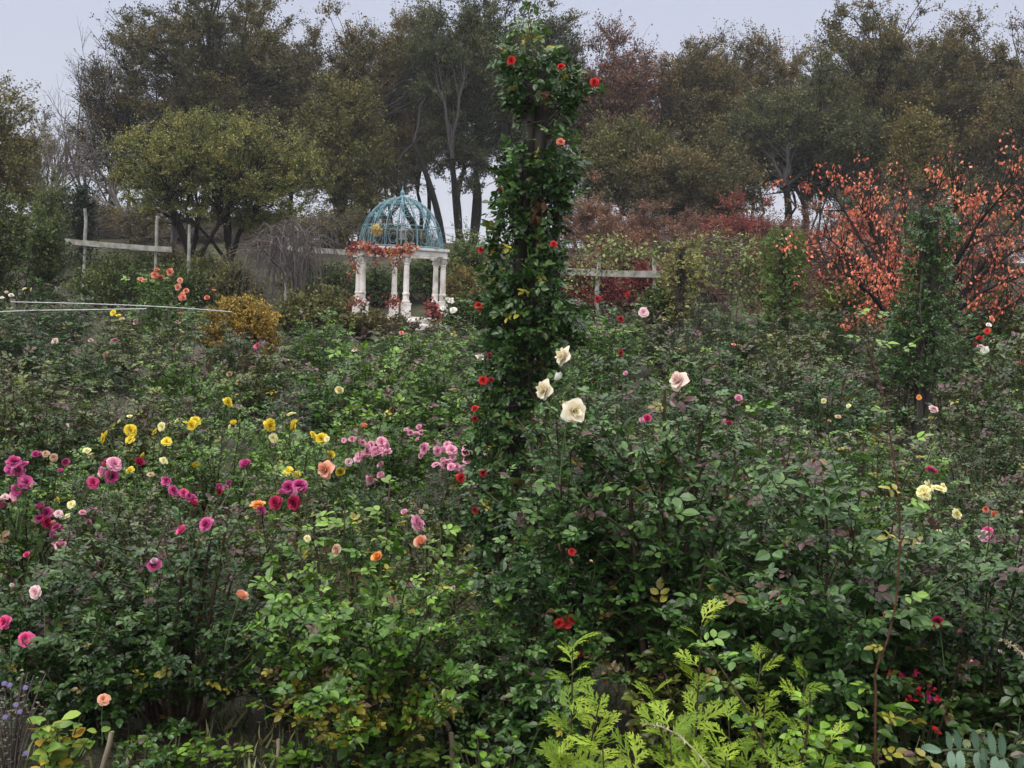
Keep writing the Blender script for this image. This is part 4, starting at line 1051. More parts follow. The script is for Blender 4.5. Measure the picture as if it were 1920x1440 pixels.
GRP_F = 'rose bushes along the front of the bed'
GRP_M = 'rose bushes massed across the garden'
bushes = []
def near_bush(px, top, d, r, pal, label, seed, group=GRP_F, blooms=(), bd=.1, **k):
    if d < 8: r *= 1.14; k['node'] = k.get('node', .045) * .66; k['nshoot'] = k.get('nshoot', 4) + 1; k['ls'] = k.get('ls', .042) * .84
    b = ground_at(px, d); h = P(px, top, d)[2] - b[2]
    st, lf = bush_geo(seed, h, r, **k)
    o = thing('rose_bush', b, label, 'rose bush', group)
    st.build('stems', [STEM, GSTEM], o, True); lf.build('foliage', PAL[pal], o)
    if 'small pink blooms' in label or 'magenta bloom' in label:          # smaller blooms of the same clusters
        main = [q for q in blooms if q[2] in ('pink', 'magenta')]
        blooms = list(blooms) + [(q[0] + BR.normal(0, 9), q[1] + BR.normal(0, 8), q[2], q[3] * BR.uniform(.5, .85), str(BR.choice(['cup', 'full', 'open']))) for q in main for _ in range(1 if BR.uniform() < .8 else 2)]
    add_list(o, d, r, blooms)
    bushes.append((o, px, d)); return o
def add_list(o, d, r, blooms):
    for bl in blooms:
        x, y, col, size = bl[:4]; shape = bl[4] if len(bl) > 4 else None; var = bl[5] if len(bl) > 5 else None
        dd = bl[6] if len(bl) > 6 else d - r * (BR.uniform(.75, 1.0) if d < 5 else BR.uniform(.3, .65))
        face = bl[7] if len(bl) > 7 else None
        add_bloom(o, P(x, y, dd), col, size * dd / FPX * (1.12 if col in ('magenta', 'pink', 'crimson') else 1.0), shape, var, face)
HI = dict(tm=LEAF_HI)
# ---- front row
near_bush(330, 958, 4.13, 0.415, 'deep', 'dark green rose bush over bare black stems, one pale salmon bloom at its right', 1, blooms=[
    (453, 1115, 'salmon', 30, 'cup', 0, 3.72), (195, 1310, 'salmon', 24, 'open', 2), (289, 1058, 'magenta', 26, 'cup', 2), (289, 1058 - 6, 'lilac', 16, 'cup', 1), (340, 993, 'hot pink', 26, 'cup', 2), (384, 981, 'magenta', 25, 'full', 1)],
    ncane=26, ls=.030, nshoot=6, node=.030, low=.45, bronze=.35, yellow=.02, yellow_low=.1, crad=.008, **HI)
near_bush(70, 1010, 4.28, 0.397, 'deep', 'dark rose bush at the left edge with pink and hot pink blooms', 2, blooms=[
    (62, 1110, 'pale pink', 27, 'open', 3), (6, 1165, 'hot pink', 26, 'full', 2), (47, 1197, 'hot pink', 30, 'open', 2), (50, 1040, 'hot pink', 15, 'cup', 1), (25, 1098, 'blush', 14, 'bud', 1)],
    ncane=22, ls=.031, nshoot=6, node=.030, low=.3, bronze=.25, yellow=.03, **HI)
near_bush(690, 965, 3.83, 0.44, 'fresh', 'bright green rose bush at front centre with yellow lower leaves', 3, blooms=[
    (707, 1043, 'orange', 26, 'cup', 2), (627, 1030, 'faded', 24, 'open', 2), (808, 1180, 'blush', 13, 'bud', 1), (850, 1102, 'lilac', 10, 'cup', 1), (575, 1010, 'lemon', 14, 'open', 3)],
    ncane=24, ls=.034, nshoot=6, node=.034, low=.2, bronze=.05, yellow=.03, yellow_low=.6, **HI)
near_bush(865, 1120, 4.03, 0.244, 'blue', 'small leafy rose bush at the foot of the tall pillar', 4, ncane=14, ls=.034, nshoot=5, node=.036, low=.15, bronze=.05, yellow=.02, **HI)
near_bush(1045, 790, 4.28, 0.303, 'blue', 'tall rose bush with large cream blooms just right of the pillar', 5, blooms=[
    (1054, 667, 'cream', 42, 'tea', 3, 4.1, -1.25), (1045, 708, 'white', 26, 'bud', 1, 4.12, 1), (1018, 731, 'cream', 42, 'tea', 3, 4.05, -1.0), (1078, 771, 'cream', 50, 'tea', 3, 4.0, .3),
    (1062, 1165, 'red', 26, 'open', 2, 3.98), (1050, 1170, 'red', 20, 'open', 3, 3.95), (1072, 1160, 'red', 20, 'open', 1, 3.98), (1086, 1226, 'dark red', 16, 'cup', 2, 3.98), (1073, 1034, 'red', 15, 'open', 2, 3.98), (1002, 880, 'salmon', 8, 'bud', 1, 3.98)],
    ncane=16, ls=.038, nshoot=6, node=.04, low=.12, bronze=.15, yellow=.02, **HI)
near_bush(1240, 770, 4.33, 0.474, 'blue', 'big tall rose bush with one pale pink bloom above thick brown stems', 6, blooms=[
    (1270, 712, 'blush', 42, 'tea', 2, 4.15, -.9), (1213, 784, 'hot pink', 20, 'cup', 2, 5.1), (1206, 790, 'pink', 16, 'bud', 1, 5.08), (1371, 932, 'salmon', 12, 'bud', 1), (1110, 1052, 'salmon', 9, 'bud', 2)],
    ncane=24, ls=.042, nshoot=6, node=.042, low=.25, bronze=.2, yellow=.02, yellow_low=.2, crad=.010, spread=.2, **HI)
near_bush(1530, 870, 3.83, 0.468, 'blue', 'large leaved dark rose bush left of the tall thorny cane', 7, blooms=[
    (1462, 1132, 'crimson', 10, 'bud', 1), (1525, 865, 'dark red', 12, 'bud', 1), (1660, 1152, 'red', 12, 'cup', 1), (1490, 1100, 'red', 8, 'bud', 2), (1500, 886, 'dark red', 9, 'bud', 2)],
    ncane=24, ls=.041, nshoot=6, node=.04, low=.15, bronze=.2, yellow=.015, yellow_low=.12, crad=.007, **HI)
near_bush(1840, 985, 3.93, 0.431, 'deep', 'dark rose bush at the right edge with one crimson bloom', 8, blooms=[
    (1757, 1166, 'crimson', 24, 'cup', 2), (1798, 1183, 'hot pink', 12, 'bud', 1), (1877, 1222, 'lilac', 13, 'bud', 1), (1820, 1240, 'pink', 9, 'bud', 2)],
    ncane=24, ls=.036, nshoot=6, node=.036, low=.15, bronze=.3, yellow=.015, **HI)
for q, (px, top, d, r, pal, lab) in enumerate([
    (175, 1165, 4.0, .24, 'deep', 'low dark rose bush with bare lower stems behind the violet asters'),
    (545, 1085, 4.2, .28, 'deep', 'dark rose bush filling the gap between dark and bright green bushes'),
    (1010, 1225, 3.85, .22, 'blue', 'low leafy rose bush at the feet of the cream roses'),
    (1395, 1010, 4.05, .30, 'blue', 'leafy rose bush between thick stemmed bush and tall cane'),
    (1690, 1130, 3.85, .27, 'deep', 'low dark rose bush directly behind the tall cane'),
    (1290, 1230, 3.9, .20, 'olive', 'small yellowing rose bush under the thick brown stems')]):
    near_bush(px, top, d, r, pal, lab, 90 + q, ncane=14, ls=.036, nshoot=5, node=.038, low=.12, bronze=.2, yellow=.015, yellow_low=.2, **HI)
# ---- second row
near_bush(40, 870, 6.2, .5, 'fresh', 'rose bush at the left edge crowded with large magenta bloom heads', 9, blooms=[
    (25, 862, 'magenta', 26, 'pom'), (20, 876, 'magenta', 24, 'pom'), (36, 880, 'magenta', 24, 'pom'), (47, 903, 'magenta', 26, 'pom'), (33, 918, 'magenta', 24, 'pom'), (18, 938, 'magenta', 26, 'pom'), (28, 928, 'pink', 20, 'full'), (10, 930, 'pale pink', 16, 'open'), (55, 908, 'pink', 18, 'full'),
    (67, 852, 'magenta', 17, 'cup'), (123, 866, 'magenta', 16, 'cup'), (85, 960, 'magenta', 25, 'full'), (90, 978, 'crimson', 22, 'full'), (100, 980, 'coral', 14, 'cup'), (112, 1000, 'magenta', 27, 'pom'), (115, 1019, 'pink', 24, 'full'), (119, 1039, 'pale pink', 14, 'open'), (110, 962, 'pale pink', 16, 'open'), (155, 962, 'pink', 16, 'cup'), (100, 858, 'faded', 16, 'open'), (85, 850, 'faded', 14, 'open')],
    ncane=20, ls=.036, nshoot=5, node=.042, low=.2, bronze=.1, yellow=.02)
near_bush(225, 890, 6.0, .38, 'grey', 'rose bush with a cluster of crimson and pink blooms below the yellow roses', 10, blooms=[
    (204, 863, 'crimson', 26, 'full'), (216, 868, 'pink', 26, 'full'), (191, 884, 'pink', 22, 'cup'), (212, 893, 'magenta', 25, 'full'), (176, 904, 'hot pink', 24, 'full'), (262, 866, 'crimson', 18, 'cup'), (133, 945, 'lemon', 16, 'open'), (110, 935, 'yellow', 10, 'open'), (124, 966, 'lemon', 14, 'open')],
    ncane=18, ls=.034, nshoot=5, node=.042, low=.2, bronze=.3, yellow=.02)
near_bush(345, 912, 5.6, .40, 'grey', 'grey green rose bush with small magenta blooms behind the dark bush', 11, blooms=[
    (312, 902, 'magenta', 18, 'cup'), (327, 918, 'magenta', 20, 'full'), (345, 923, 'hot pink', 18, 'full'), (358, 930, 'magenta', 20, 'full'), (363, 942, 'crimson', 18, 'cup'), (411, 914, 'magenta', 18, 'cup'), (411, 922, 'dark red', 14, 'cup'), (460, 868, 'magenta', 22, 'cup'), (283, 888, 'faded', 14, 'open')],
    ncane=18, ls=.034, nshoot=5, node=.04, low=.2, bronze=.45, yellow=.02)
near_bush(520, 925, 5.5, .40, 'olive', 'rose bush with magenta and deep crimson blooms and one orange bloom', 12, blooms=[
    (560, 905, 'magenta', 26, 'full'), (541, 914, 'magenta', 24, 'full'), (553, 922, 'pink', 24, 'cup'), (528, 922, 'magenta', 16, 'cup'), (567, 914, 'magenta', 18, 'full'), (514, 941, 'crimson', 25, 'full'), (548, 943, 'crimson', 26, 'full'), (482, 942, 'orange', 28, 'open'), (490, 958, 'magenta', 20, 'cup')],
    ncane=18, ls=.034, nshoot=5, node=.04, low=.2, bronze=.35, yellow=.015)
near_bush(270, 812, 7.0, .52, 'fresh', 'yellow flowered rose bush on the left, largest bloom at its left end', 13, blooms=[
    (191, 819, 'yellow', 27, 'open', 3), (245, 806, 'yellow', 24, 'full'), (242, 822, 'yellow', 18, 'open'), (288, 808, 'yellow', 16, 'open'), (301, 800, 'lemon', 18, 'open'), (313, 826, 'yellow', 19, 'open'), (163, 842, 'lemon', 15, 'open'), (243, 880, 'yellow', 15, 'open'), (267, 853, 'yellow', 14, 'cup'), (308, 862, 'lemon', 16, 'open'), (222, 789, 'lemon', 9, 'open'), (243, 779, 'lemon', 10, 'open')],
    ncane=22, ls=.032, nshoot=5, node=.042, low=.15, bronze=.05, yellow=.02)
near_bush(400, 790, 7.2, .42, 'fresh', 'light green rose bush with yellow blooms in the middle of the yellow patch', 14, blooms=[
    (430, 753, 'yellow', 20, 'full', 3), (438, 792, 'yellow', 16, 'cup'), (358, 797, 'yellow', 20, 'full'), (368, 787, 'yellow', 20, 'full'), (348, 791, 'yellow', 10, 'open'), (368, 872, 'yellow', 20, 'cup'), (429, 800, 'lemon', 9, 'open'), (330, 788, 'lemon', 10, 'open')],
    ncane=20, ls=.032, nshoot=5, node=.042, low=.15, bronze=.05, yellow=.02)
near_bush(560, 785, 6.9, .45, 'fresh', 'light green rose bush with yellow blooms and one salmon bloom at its right', 15, blooms=[
    (509, 797, 'yellow', 25, 'full', 3), (511, 822, 'lemon', 18, 'open'), (548, 797, 'yellow', 25, 'pom', 3), (545, 774, 'lemon', 17, 'open'), (590, 814, 'yellow', 19, 'open'), (602, 822, 'yellow', 22, 'full'), (612, 823, 'lemon', 12, 'open'), (618, 853, 'yellow', 22, 'cup', 2), (638, 884, 'yellow', 21, 'cup', 2), (608, 880, 'salmon', 38, 'tea', 2, 5.6), (540, 880, 'yellow', 19, 'open'), (555, 891, 'yellow', 17, 'open'), (534, 887, 'lemon', 17, 'open')],
    ncane=22, ls=.032, nshoot=5, node=.042, low=.15, bronze=.06, yellow=.02)
near_bush(690, 850, 6.6, .40, 'deep', 'rose bush with a dense sprig of small pink blooms right of the yellow roses', 16, blooms=[
    (660, 823, 'pink', 12, 'cup'), (676, 830, 'pink', 15, 'cup'), (690, 837, 'pink', 14, 'cup'), (716, 827, 'pink', 19, 'full'), (718, 838, 'pink', 17, 'full'), (706, 848, 'pink', 17, 'full'), (690, 848, 'pink', 17, 'full'), (683, 853, 'pink', 14, 'cup'), (673, 857, 'pink', 18, 'full'), (725, 845, 'pink', 17, 'full'), (655, 866, 'pale pink', 16, 'open'), (714, 891, 'pink', 16, 'cup'), (696, 899, 'pink', 18, 'full'), (706, 898, 'lemon', 10, 'open'), (682, 797, 'coral', 17, 'cup'), (712, 852, 'pink', 14, 'cup')],
    ncane=18, ls=.032, nshoot=5, node=.04, low=.2, bronze=.15, yellow=.015)
near_bush(830, 850, 6.5, .42, 'deep', 'rose bush with small pink blooms strung out just left of the pillar', 17, blooms=[
    (770, 811, 'pink', 12, 'cup'), (786, 801, 'pink', 13, 'cup'), (781, 812, 'pink', 12, 'cup'), (793, 840, 'pink', 20, 'full'), (822, 845, 'pink', 17, 'full'), (830, 845, 'pink', 13, 'cup'), (847, 842, 'pink', 19, 'full'), (834, 865, 'pink', 19, 'full'), (845, 874, 'pink', 15, 'full'), (856, 874, 'pink', 16, 'full'), (868, 876, 'pale pink', 12, 'open'), (874, 846, 'pink', 18, 'full'), (879, 852, 'hot pink', 14, 'cup'), (877, 861, 'pink', 18, 'full'), (911, 849, 'pale pink', 10, 'open'), (893, 876, 'pale pink', 10, 'open')],
    ncane=18, ls=.032, nshoot=5, node=.04, low=.2, bronze=.15, yellow=.02)
near_bush(785, 960, 5.4, .36, 'olive', 'thin rose bush with two salmon pink blooms above the bright green bush', 18, blooms=[
    (787, 978, 'pink', 30, 'full', 1), (788, 1015, 'salmon', 30, 'cup', 1, 4.4), (758, 960, 'pink', 14, 'cup'), (789, 959, 'faded', 9, 'open'), (838, 1002, 'blush', 9, 'bud')],
    ncane=14, ls=.034, nshoot=5, node=.045, low=.15, bronze=.3, yellow=.02, dens=.8)
near_bush(960, 800, 6.4, .42, 'olive', 'bronze tipped rose bush directly behind the pillar foot', 19, ncane=18, ls=.036, nshoot=5, node=.042, bronze=.55, yellow=.02)
near_bush(1150, 770, 6.3, .46, 'olive', 'rose bush behind the cream blooms with tiny red buds', 20, blooms=[(1173, 700, 'pink', 10, 'cup', 1, 7.5), (1113, 717, 'dark red', 9, 'bud', 1, 6.2), (1018, 771, 'dark red', 9, 'bud', 1, 6.2)],
    ncane=18, ls=.035, nshoot=5, node=.042, bronze=.3, yellow=.02)
near_bush(1400, 770, 6.4, .48, 'grey', 'rose bush with a small pink bloom right of the pale pink rose', 21, blooms=[(1385, 747, 'pink', 17, 'cup'), (1391, 758, 'dark red', 11, 'bud'), (1357, 792, 'pink', 14, 'bud'), (1367, 793, 'crimson', 13, 'cup')],
    ncane=20, ls=.036, nshoot=5, node=.042, bronze=.3, yellow=.02)
near_bush(1620, 800, 6.6, .50, 'fresh', 'leafy green rose bush behind the tall thorny cane', 22, ncane=20, ls=.036, nshoot=5, node=.042, bronze=.1, yellow=.1)
near_bush(1790, 915, 5.7, .45, 'blue', 'rose bush with a pale lemon bloom cluster near the right edge', 23, blooms=[
    (1729, 920, 'lemon', 27, 'full'), (1746, 911, 'lemon', 26, 'open'), (1762, 913, 'lemon', 26, 'open'), (1737, 927, 'lemon', 22, 'full'), (1771, 914, 'lemon', 18, 'open'), (1797, 963, 'lemon', 21, 'full'), (1808, 1021, 'white', 24, 'cup'), (1795, 1024, 'lemon', 16, 'cup'), (1760, 998, 'lemon', 11, 'open'), (1749, 878, 'hot pink', 24, 'open', 1), (1704, 1022, 'lilac', 24, 'full'), (1716, 1027, 'lilac', 24, 'full'), (1678, 990, 'pink', 12, 'cup')],
    ncane=20, ls=.036, nshoot=5, node=.04, bronze=.15, yellow=.02)
near_bush(1890, 935, 5.8, .42, 'grey', 'rose bush at the right edge with several hot pink blooms', 24, blooms=[
    (1848, 955, 'coral', 14, 'cup'), (1866, 965, 'coral', 18, 'cup'), (1851, 996, 'hot pink', 20, 'full'), (1845, 1004, 'pink', 20, 'full'), (1859, 1007, 'pink', 14, 'cup'), (1912, 960, 'blush', 12, 'bud')],
    ncane=20, ls=.036, nshoot=5, node=.042, bronze=.3, yellow=.02)
near_bush(1850, 770, 7.2, .60, 'grey', 'broad bronze tipped rose bush at the right edge behind the hot pink roses', 25, blooms=[(1752, 765, 'pale pink', 18, 'full')], ncane=26, ls=.036, nshoot=5, node=.045, bronze=.4, yellow=.015)
near_bush(60, 800, 7.6, .6, 'deep', 'dark rose bush at the left edge behind the magenta blooms', 26, blooms=[(128, 799, 'pale pink', 11, 'bud')], ncane=24, ls=.036, nshoot=5, node=.045, bronze=.2, yellow=.02)

near_bush(118, 728, 8.3, .62, 'deep', 'dark bloomless rose bush behind the magenta and yellow rose bushes at left', 27, ncane=24, ls=.036, nshoot=5, node=.045, bronze=.3)
near_bush(330, 735, 8.7, .6, 'grey', 'greyish bloomless rose bush behind the middle of the yellow patch', 28, ncane=24, ls=.036, nshoot=5, node=.045, bronze=.4)
# ---- rows behind: a few grown shapes repeated, each bush its own object
PROT = []
for q in range(7):
    s_, l_ = bush_geo(60 + q, 1.0, .62, ncane=24, mound=.52, ls=.037 if q < 4 else .043, nshoot=6, node=.033 if q < 4 else .039, low=.2, bronze=[.3, .6, .4, .75, .2, .5, .45][q], yellow=.02, yellow_low=.06)
    PROT.append((s_.data('stems', [STEM, GSTEM], True), l_.data('foliage', PAL['deep'])))
rows = [(8.4, -5.4, 5.4, .98, 722), (10.3, -6.0, 6.0, 1.08, 672), (12.8, -7.2, 7.2, 1.2, 638), (15.8, -8.6, 8.8, 1.32, 611), (19.2, -10.2, 10.4, 1.5, 592), (23.5, -12.2, 12.6, 1.7, 582)]
RR = np.random.default_rng(55)
mids = []
for ri, (d, x0, x1, sp_, top) in enumerate(rows):
    n = int((x1 - x0) / sp_)
    for q in range(n):
        x = x0 + (q + .5) * sp_ + RR.normal(0, .12); y = d + RR.normal(0, .25)
        px = CX + x / y * FPX
        t_ = top + RR.normal(0, 1) * [26, 20, 14, 10, 9, 8][ri] + (px - CX) * math.tan(ROLL) * (0.9)
        if ri >= 4 and 470 < px < 890: t_ += 8          # lower in front of the gazebo
        if ri == 5 and 560 < px < 880: continue
        if ri >= 3 and px > 1000: t_ -= 26
        mids.append([px, t_, y, ri])
mbl = [ # px, py, colour, size, row
    (213, 637, 'pink', 15, 3), (103, 640, 'blush', 12, 3), (43, 617, 'pale pink', 13, 4), (5, 620, 'coral', 12, 4), (170, 638, 'pale pink', 9, 3), (455, 620, 'coral', 13, 4), (482, 647, 'hot pink', 12, 3), (254, 604, 'pale pink', 12, 4), (332, 600, 'blush', 13, 4), (399, 606, 'blush', 10, 4), (415, 608, 'blush', 10, 4),
    (211, 586, 'yellow', 11, 4), (222, 590, 'yellow', 9, 4), (228, 596, 'lemon', 9, 4), (212, 615, 'lemon', 9, 4), (227, 614, 'lemon', 8, 4), (4, 558, 'white', 9, 5), (21, 552, 'white', 9, 5), (197, 663, 'faded', 9, 3), (430, 701, 'faded', 10, 2), (636, 732, 'lemon', 16, 0), (739, 694, 'faded', 12, 2), (667, 656, 'white', 14, 3), (900, 668, 'blush', 15, 3), (830, 692, 'lemon', 7, 2), (752, 623, 'coral', 8, 4), (618, 611, 'blush', 7, 4), (761, 662, 'faded', 8, 3),
    (845, 563, 'white', 13, 5), (849, 580, 'white', 12, 5), (839, 561, 'white', 9, 5), (830, 577, 'white', 9, 5),
    (1119, 560, 'dark red', 13, 5), (1177, 552, 'red', 14, 5), (1165, 598, 'dark red', 13, 4), (1166, 662, 'dark red', 12, 2), (1208, 585, 'pale pink', 18, 4), (1288, 575, 'lemon', 9, 5), (1282, 655, 'faded', 11, 3), (1376, 645, 'coral', 8, 3), (1845, 655, 'white', 14, 2), (1838, 648, 'blush', 11, 2), (1838, 632, 'red', 12, 2), (1862, 597, 'coral', 12, 3), (1852, 620, 'red', 11, 3), (1855, 608, 'white', 9, 3), (1590, 760, 'lemon', 8, 0), (1545, 752, 'lemon', 9, 0), (1572, 780, 'faded', 10, 0), (1570, 540, 'blush', 7, 5), (1612, 535, 'blush', 7, 5), (1724, 745, 'orange', 9, 0), (1555, 790, 'faded', 9, 0), (1828, 645, 'crimson', 10, 2), (1910, 680, 'crimson', 10, 1),
]
mlab = {}
for px, py, col, sz, ri in mbl:
    k_ = min((q for q in range(len(mids)) if mids[q][3] == ri), key=lambda q: abs(mids[q][0] - px))
    mlab.setdefault(k_, []).append((px, py, col, sz))
pals = ['deep', 'grey', 'olive', 'fresh', 'blue']
MLAB = {'left': 'left of the pillar', 'right': 'right of the pillar'}
WORDS = {1: 'one', 2: 'two', 3: 'three', 4: 'four', 5: 'several'}
NEAR = ['behind front bushes', 'in third line', 'mid bed', 'past mid bed', 'near bed back', 'far bed back']
seen_labels = {}
for k_, (px, top, y, ri) in enumerate(mids):
    b = ground_at(px, y); h = max(.55, P(px, top, y)[2] - b[2])
    w = [.64, .70, .76, .84, .93, 1.05][ri] * RR.uniform(.9, 1.12)
    pm = PROT[int(RR.integers(0, 7))]
    if px < 480: pw = [.3, .25, .35, .05, .05]
    elif px < 900: pw = [.15, .1, .1, .45, .2]
    else: pw = [.2, .25, .15, .2, .2]
    pal = str(RR.choice(pals, p=pw))
    bl = mlab.get(k_)
    if bl:
        cols = []
        for x in bl:
            if x[2] not in cols: cols.append(x[2])
        nb = WORDS[min(len(bl), 5)]
        side = 'left of gazebo' if px < 600 else 'between gazebo and pillar' if px < 930 else 'right of pillar' if px < 1500 else 'under red cherry'
        lab = f"rose bush with {nb} small {' and '.join(cols[:2])} bloom{'s' if len(bl) > 1 else ''} {NEAR[ri]}, {side}"
        if lab in seen_labels: lab = lab.replace('rose bush', 'leafy rose bush', 1)
        seen_labels[lab] = 1
    else:
        lab = {'deep': 'dark green', 'grey': 'grey green', 'olive': 'dull olive green', 'fresh': 'brighter green', 'blue': 'blue green'}[pal] + ' rose bush without open blooms in the massed bushes behind the front rows'
    o = thing('rose_bush', b, lab, 'rose bush', GRP_M, rz=RR.uniform(0, 6.28))
    o.scale = (1, 1, 1)
    wv = RR.uniform(.85, 1.2); sc = (w / .62 * wv, w / .62 / wv, h)
    for nm_, me, mt in (('stems', pm[0], None), ('foliage', pm[1], PAL[pal])):
        c = bpy.data.objects.new(nm_, me); COL.objects.link(c); c.parent = o; c.scale = sc
        if mt:
            c.material_slots[0].link = 'OBJECT'; c.material_slots[0].material = mt
    for (bx, by, col, sz) in bl or ():
        rz = o.rotation_euler.z
        pw_ = P(bx, by, y - w * RR.uniform(.3, .7))
        dv = pw_ - b
        loc = np.array([dv[0] * math.cos(rz) + dv[1] * math.sin(rz), -dv[0] * math.sin(rz) + dv[1] * math.cos(rz), dv[2]])
        bo = add_bloom(o, np.asarray(b) + loc, col, sz * y / FPX * 1.1, None, None, -rz + RR.normal(0, .6))
# coral rose bush standing tall on the left
near_bush(300, 520, 17.0, .55, 'fresh', 'tall rose bush crowned with many coral blooms above the white pipes', 70, group=GRP_M, blooms=[
    (293, 504, 'coral', 12, 'full'), (317, 510, 'coral', 15, 'full'), (290, 515, 'coral', 14, 'full'), (297, 518, 'coral', 13, 'full'), (303, 519, 'coral', 13, 'full'), (264, 522, 'salmon', 12, 'full'), (270, 525, 'salmon', 11, 'full'), (338, 525, 'salmon', 11, 'full'), (332, 538, 'salmon', 14, 'full'), (348, 544, 'coral', 12, 'full'), (339, 556, 'coral', 17, 'full'), (344, 557, 'coral', 12, 'full'), (339, 588, 'coral', 10, 'cup'), (388, 558, 'coral', 12, 'cup'), (401, 544, 'coral', 9, 'cup')],
    ncane=22, ls=.05, nshoot=5, node=.06, bronze=.05)
near_bush(110, 520, 18.5, .8, 'deep', 'tall green rose bush at left between pipes and leftmost fence post', 71, group=GRP_M, blooms=[(45, 540, 'lemon', 8, 'open'), (57, 543, 'lemon', 8, 'open'), (12, 548, 'blush', 8, 'cup')], ncane=22, ls=.055, nshoot=5, node=.065, bronze=.1)
# red blooms of the climber
for x, y, s_, col, dd in ((958, 113, 17, 'red', PD - .22), (1051, 123, 16, 'red', PD - .2), (1114, 153, 18, 'red', PD - .06), (1051, 264, 17, 'coral', PD - .22), (938, 355, 12, 'dark red', PD - .2), (1039, 456, 15, 'red', PD - .2), (901, 468, 13, 'red', PD - .05), (899, 573, 18, 'red', PD - .1), (906, 713, 18, 'red', PD - .2), (920, 711, 13, 'dark red', PD - .2), (889, 765, 15, 'red', PD - .2), (891, 786, 12, 'dark red', PD - .2), (866, 896, 20, 'red', PD - .3), (907, 886, 17, 'dark red', PD - .3), (890, 957, 15, 'dark red', PD - .3), (918, 664, 10, 'dark red', PD - .2)):
    add_bloom(climb, P(x, y, dd), col, s_ * dd / FPX * .95, 'full', int(BR.integers(1, 4)))

# ------------------------------------------------------------------ tall thorny cane
def cane():
    d = 3.3; R = np.random.default_rng(8)
    line = [(1640, 1470), (1641, 1380), (1640, 1270), (1648, 1238), (1676, 1165), (1685, 1080), (1688, 1000), (1684, 920), (1672, 840), (1660, 760), (1645, 700), (1625, 645), (1600, 610), (1575, 580)]
    b = ground_at(1640, d); o = thing('rose_cane', b, 'single tall reddish brown rose cane with few leaves, arching left at its tip', 'rose cane')
    p = np.array([P(x, y, d) for x, y in line]) - b; p = np.concatenate([[[p[0][0], .0, -.05]], p])
    t_ = np.linspace(0, len(p) - 1, 60); pp = np.stack([np.interp(t_, np.arange(len(p)), p[:, q]) for q in range(3)], -1)
    for _ in range(3): pp[1:-1] = (pp[:-2] + 2 * pp[1:-1] + pp[2:]) / 4
    pp += R.normal(0, .0012, pp.shape)
    g = Geo(); CANE = noisemat('cane red brown', (.05, .02, .014), (.11, .05, .03), 40, .5, .2)
    tubes(g, pp, np.linspace(.0046, .0018, 60), 7)
    for q in range(46):                                   # thorns
        i_ = R.integers(4, 56); a = R.uniform(0, 6.28); dr = np.array([math.cos(a), math.sin(a), -.35]) * .011
        tubes(g, np.array([pp[i_], pp[i_] + dr * .6, pp[i_] + dr]), np.array([.0022, .0012, .0003]), 4)
    lf = Geo()
    spots = [(1565, 572, -.4, .6, .5), (1600, 590, .8, .3, .45), (1640, 592, .9, .2, .4), (1620, 636, -.9, .1, .6), (1635, 640, .9, -.1, .6), (1690, 660, .5, .5, .55), (1666, 770, -.8, .1, .5), (1700, 825, .9, .2, .6), (1690, 920, -.95, .1, .65), (1700, 935, .9, -.3, .6), (1688, 1010, -.9, .1, .6), (1690, 1120, .9, .2, .6), (1660, 1210, -.7, -.2, .5), (1640, 1295, -.8, .2, .6), (1645, 1340, .8, -.1, .7), (1636, 1345, -.6, .3, .7), (1650, 1420, .7, .2, .7)]
    for x, y, dx, dz, s_ in spots:
        e = P(x, y, d - .01) - b; i_ = ((pp - e) ** 2).sum(1).argmin()
        tubes(g, np.array([pp[i_], (pp[i_] + e) / 2 + [0, 0, .006], e]), .0014, 4)
        compound(lf, R, LEAF_HI, e[None], np.array([[dx, R.uniform(-.3, .1), dz]]), np.array([[0, -.35, 1.0]]), np.array([.045 * s_ * 1.3]), np.array([R.choice([.45, .5, .6, .88])]))
    g.build('stem', CANE, o, True); lf.build('foliage', PAL['fresh'], o)
cane()
def shoot(label, line, d, leaves, seed, r=.005):
    R = np.random.default_rng(seed); b = ground_at(line[0][0], d)
    o = thing('rose_cane', b, label, 'rose cane'); p = np.array([P(x, y, d) for x, y in line]) - b; p = np.concatenate([[[p[0][0], 0, -.05]], p])
    t_ = np.linspace(0, len(p) - 1, 40); pp = np.stack([np.interp(t_, np.arange(len(p)), p[:, q]) for q in range(3)], -1)
    for _ in range(3): pp[1:-1] = (pp[:-2] + 2 * pp[1:-1] + pp[2:]) / 4
    g, lf = Geo(), Geo(); tubes(g, pp, np.linspace(r, r * .4, 40), 6)
    n = leaves; q = np.sort(R.integers(12, 40, n)); a = np.arange(n) * 2.4
    compound(lf, R, LEAF_HI, pp[q], np.stack([np.cos(a), np.sin(a) * .7, R.uniform(-.1, .4, n)], -1), np.stack([R.normal(0, .3, n), R.normal(-.2, .3, n), np.ones(n)], -1), R.uniform(.028, .042, n), R.uniform(.2, .6, n))
    g.build('stem', STEM, o, True); lf.build('foliage', PAL['fresh'], o)
shoot('leaning brown rose cane at lower right with scattered leaves', [(1460, 1460), (1430, 1400), (1400, 1330), (1370, 1280), (1340, 1235), (1312, 1200)], 3.1, 9, 1)
shoot('short dark upright rose cane in the lower right corner plants', [(1496, 1450), (1510, 1400), (1516, 1350), (1520, 1300)], 3.1, 8, 2)
shoot('long thin rose cane rising beside the salmon bloom', [(700, 1120), (660, 1040), (620, 960), (595, 900), (590, 850), (578, 800)], 4.7, 10, 3, .004)
shoot('upright green rose cane above the big tall rose bush', [(1440, 1000), (1420, 940), (1425, 860), (1423, 800), (1420, 765)], 4.6, 12, 4, .004)

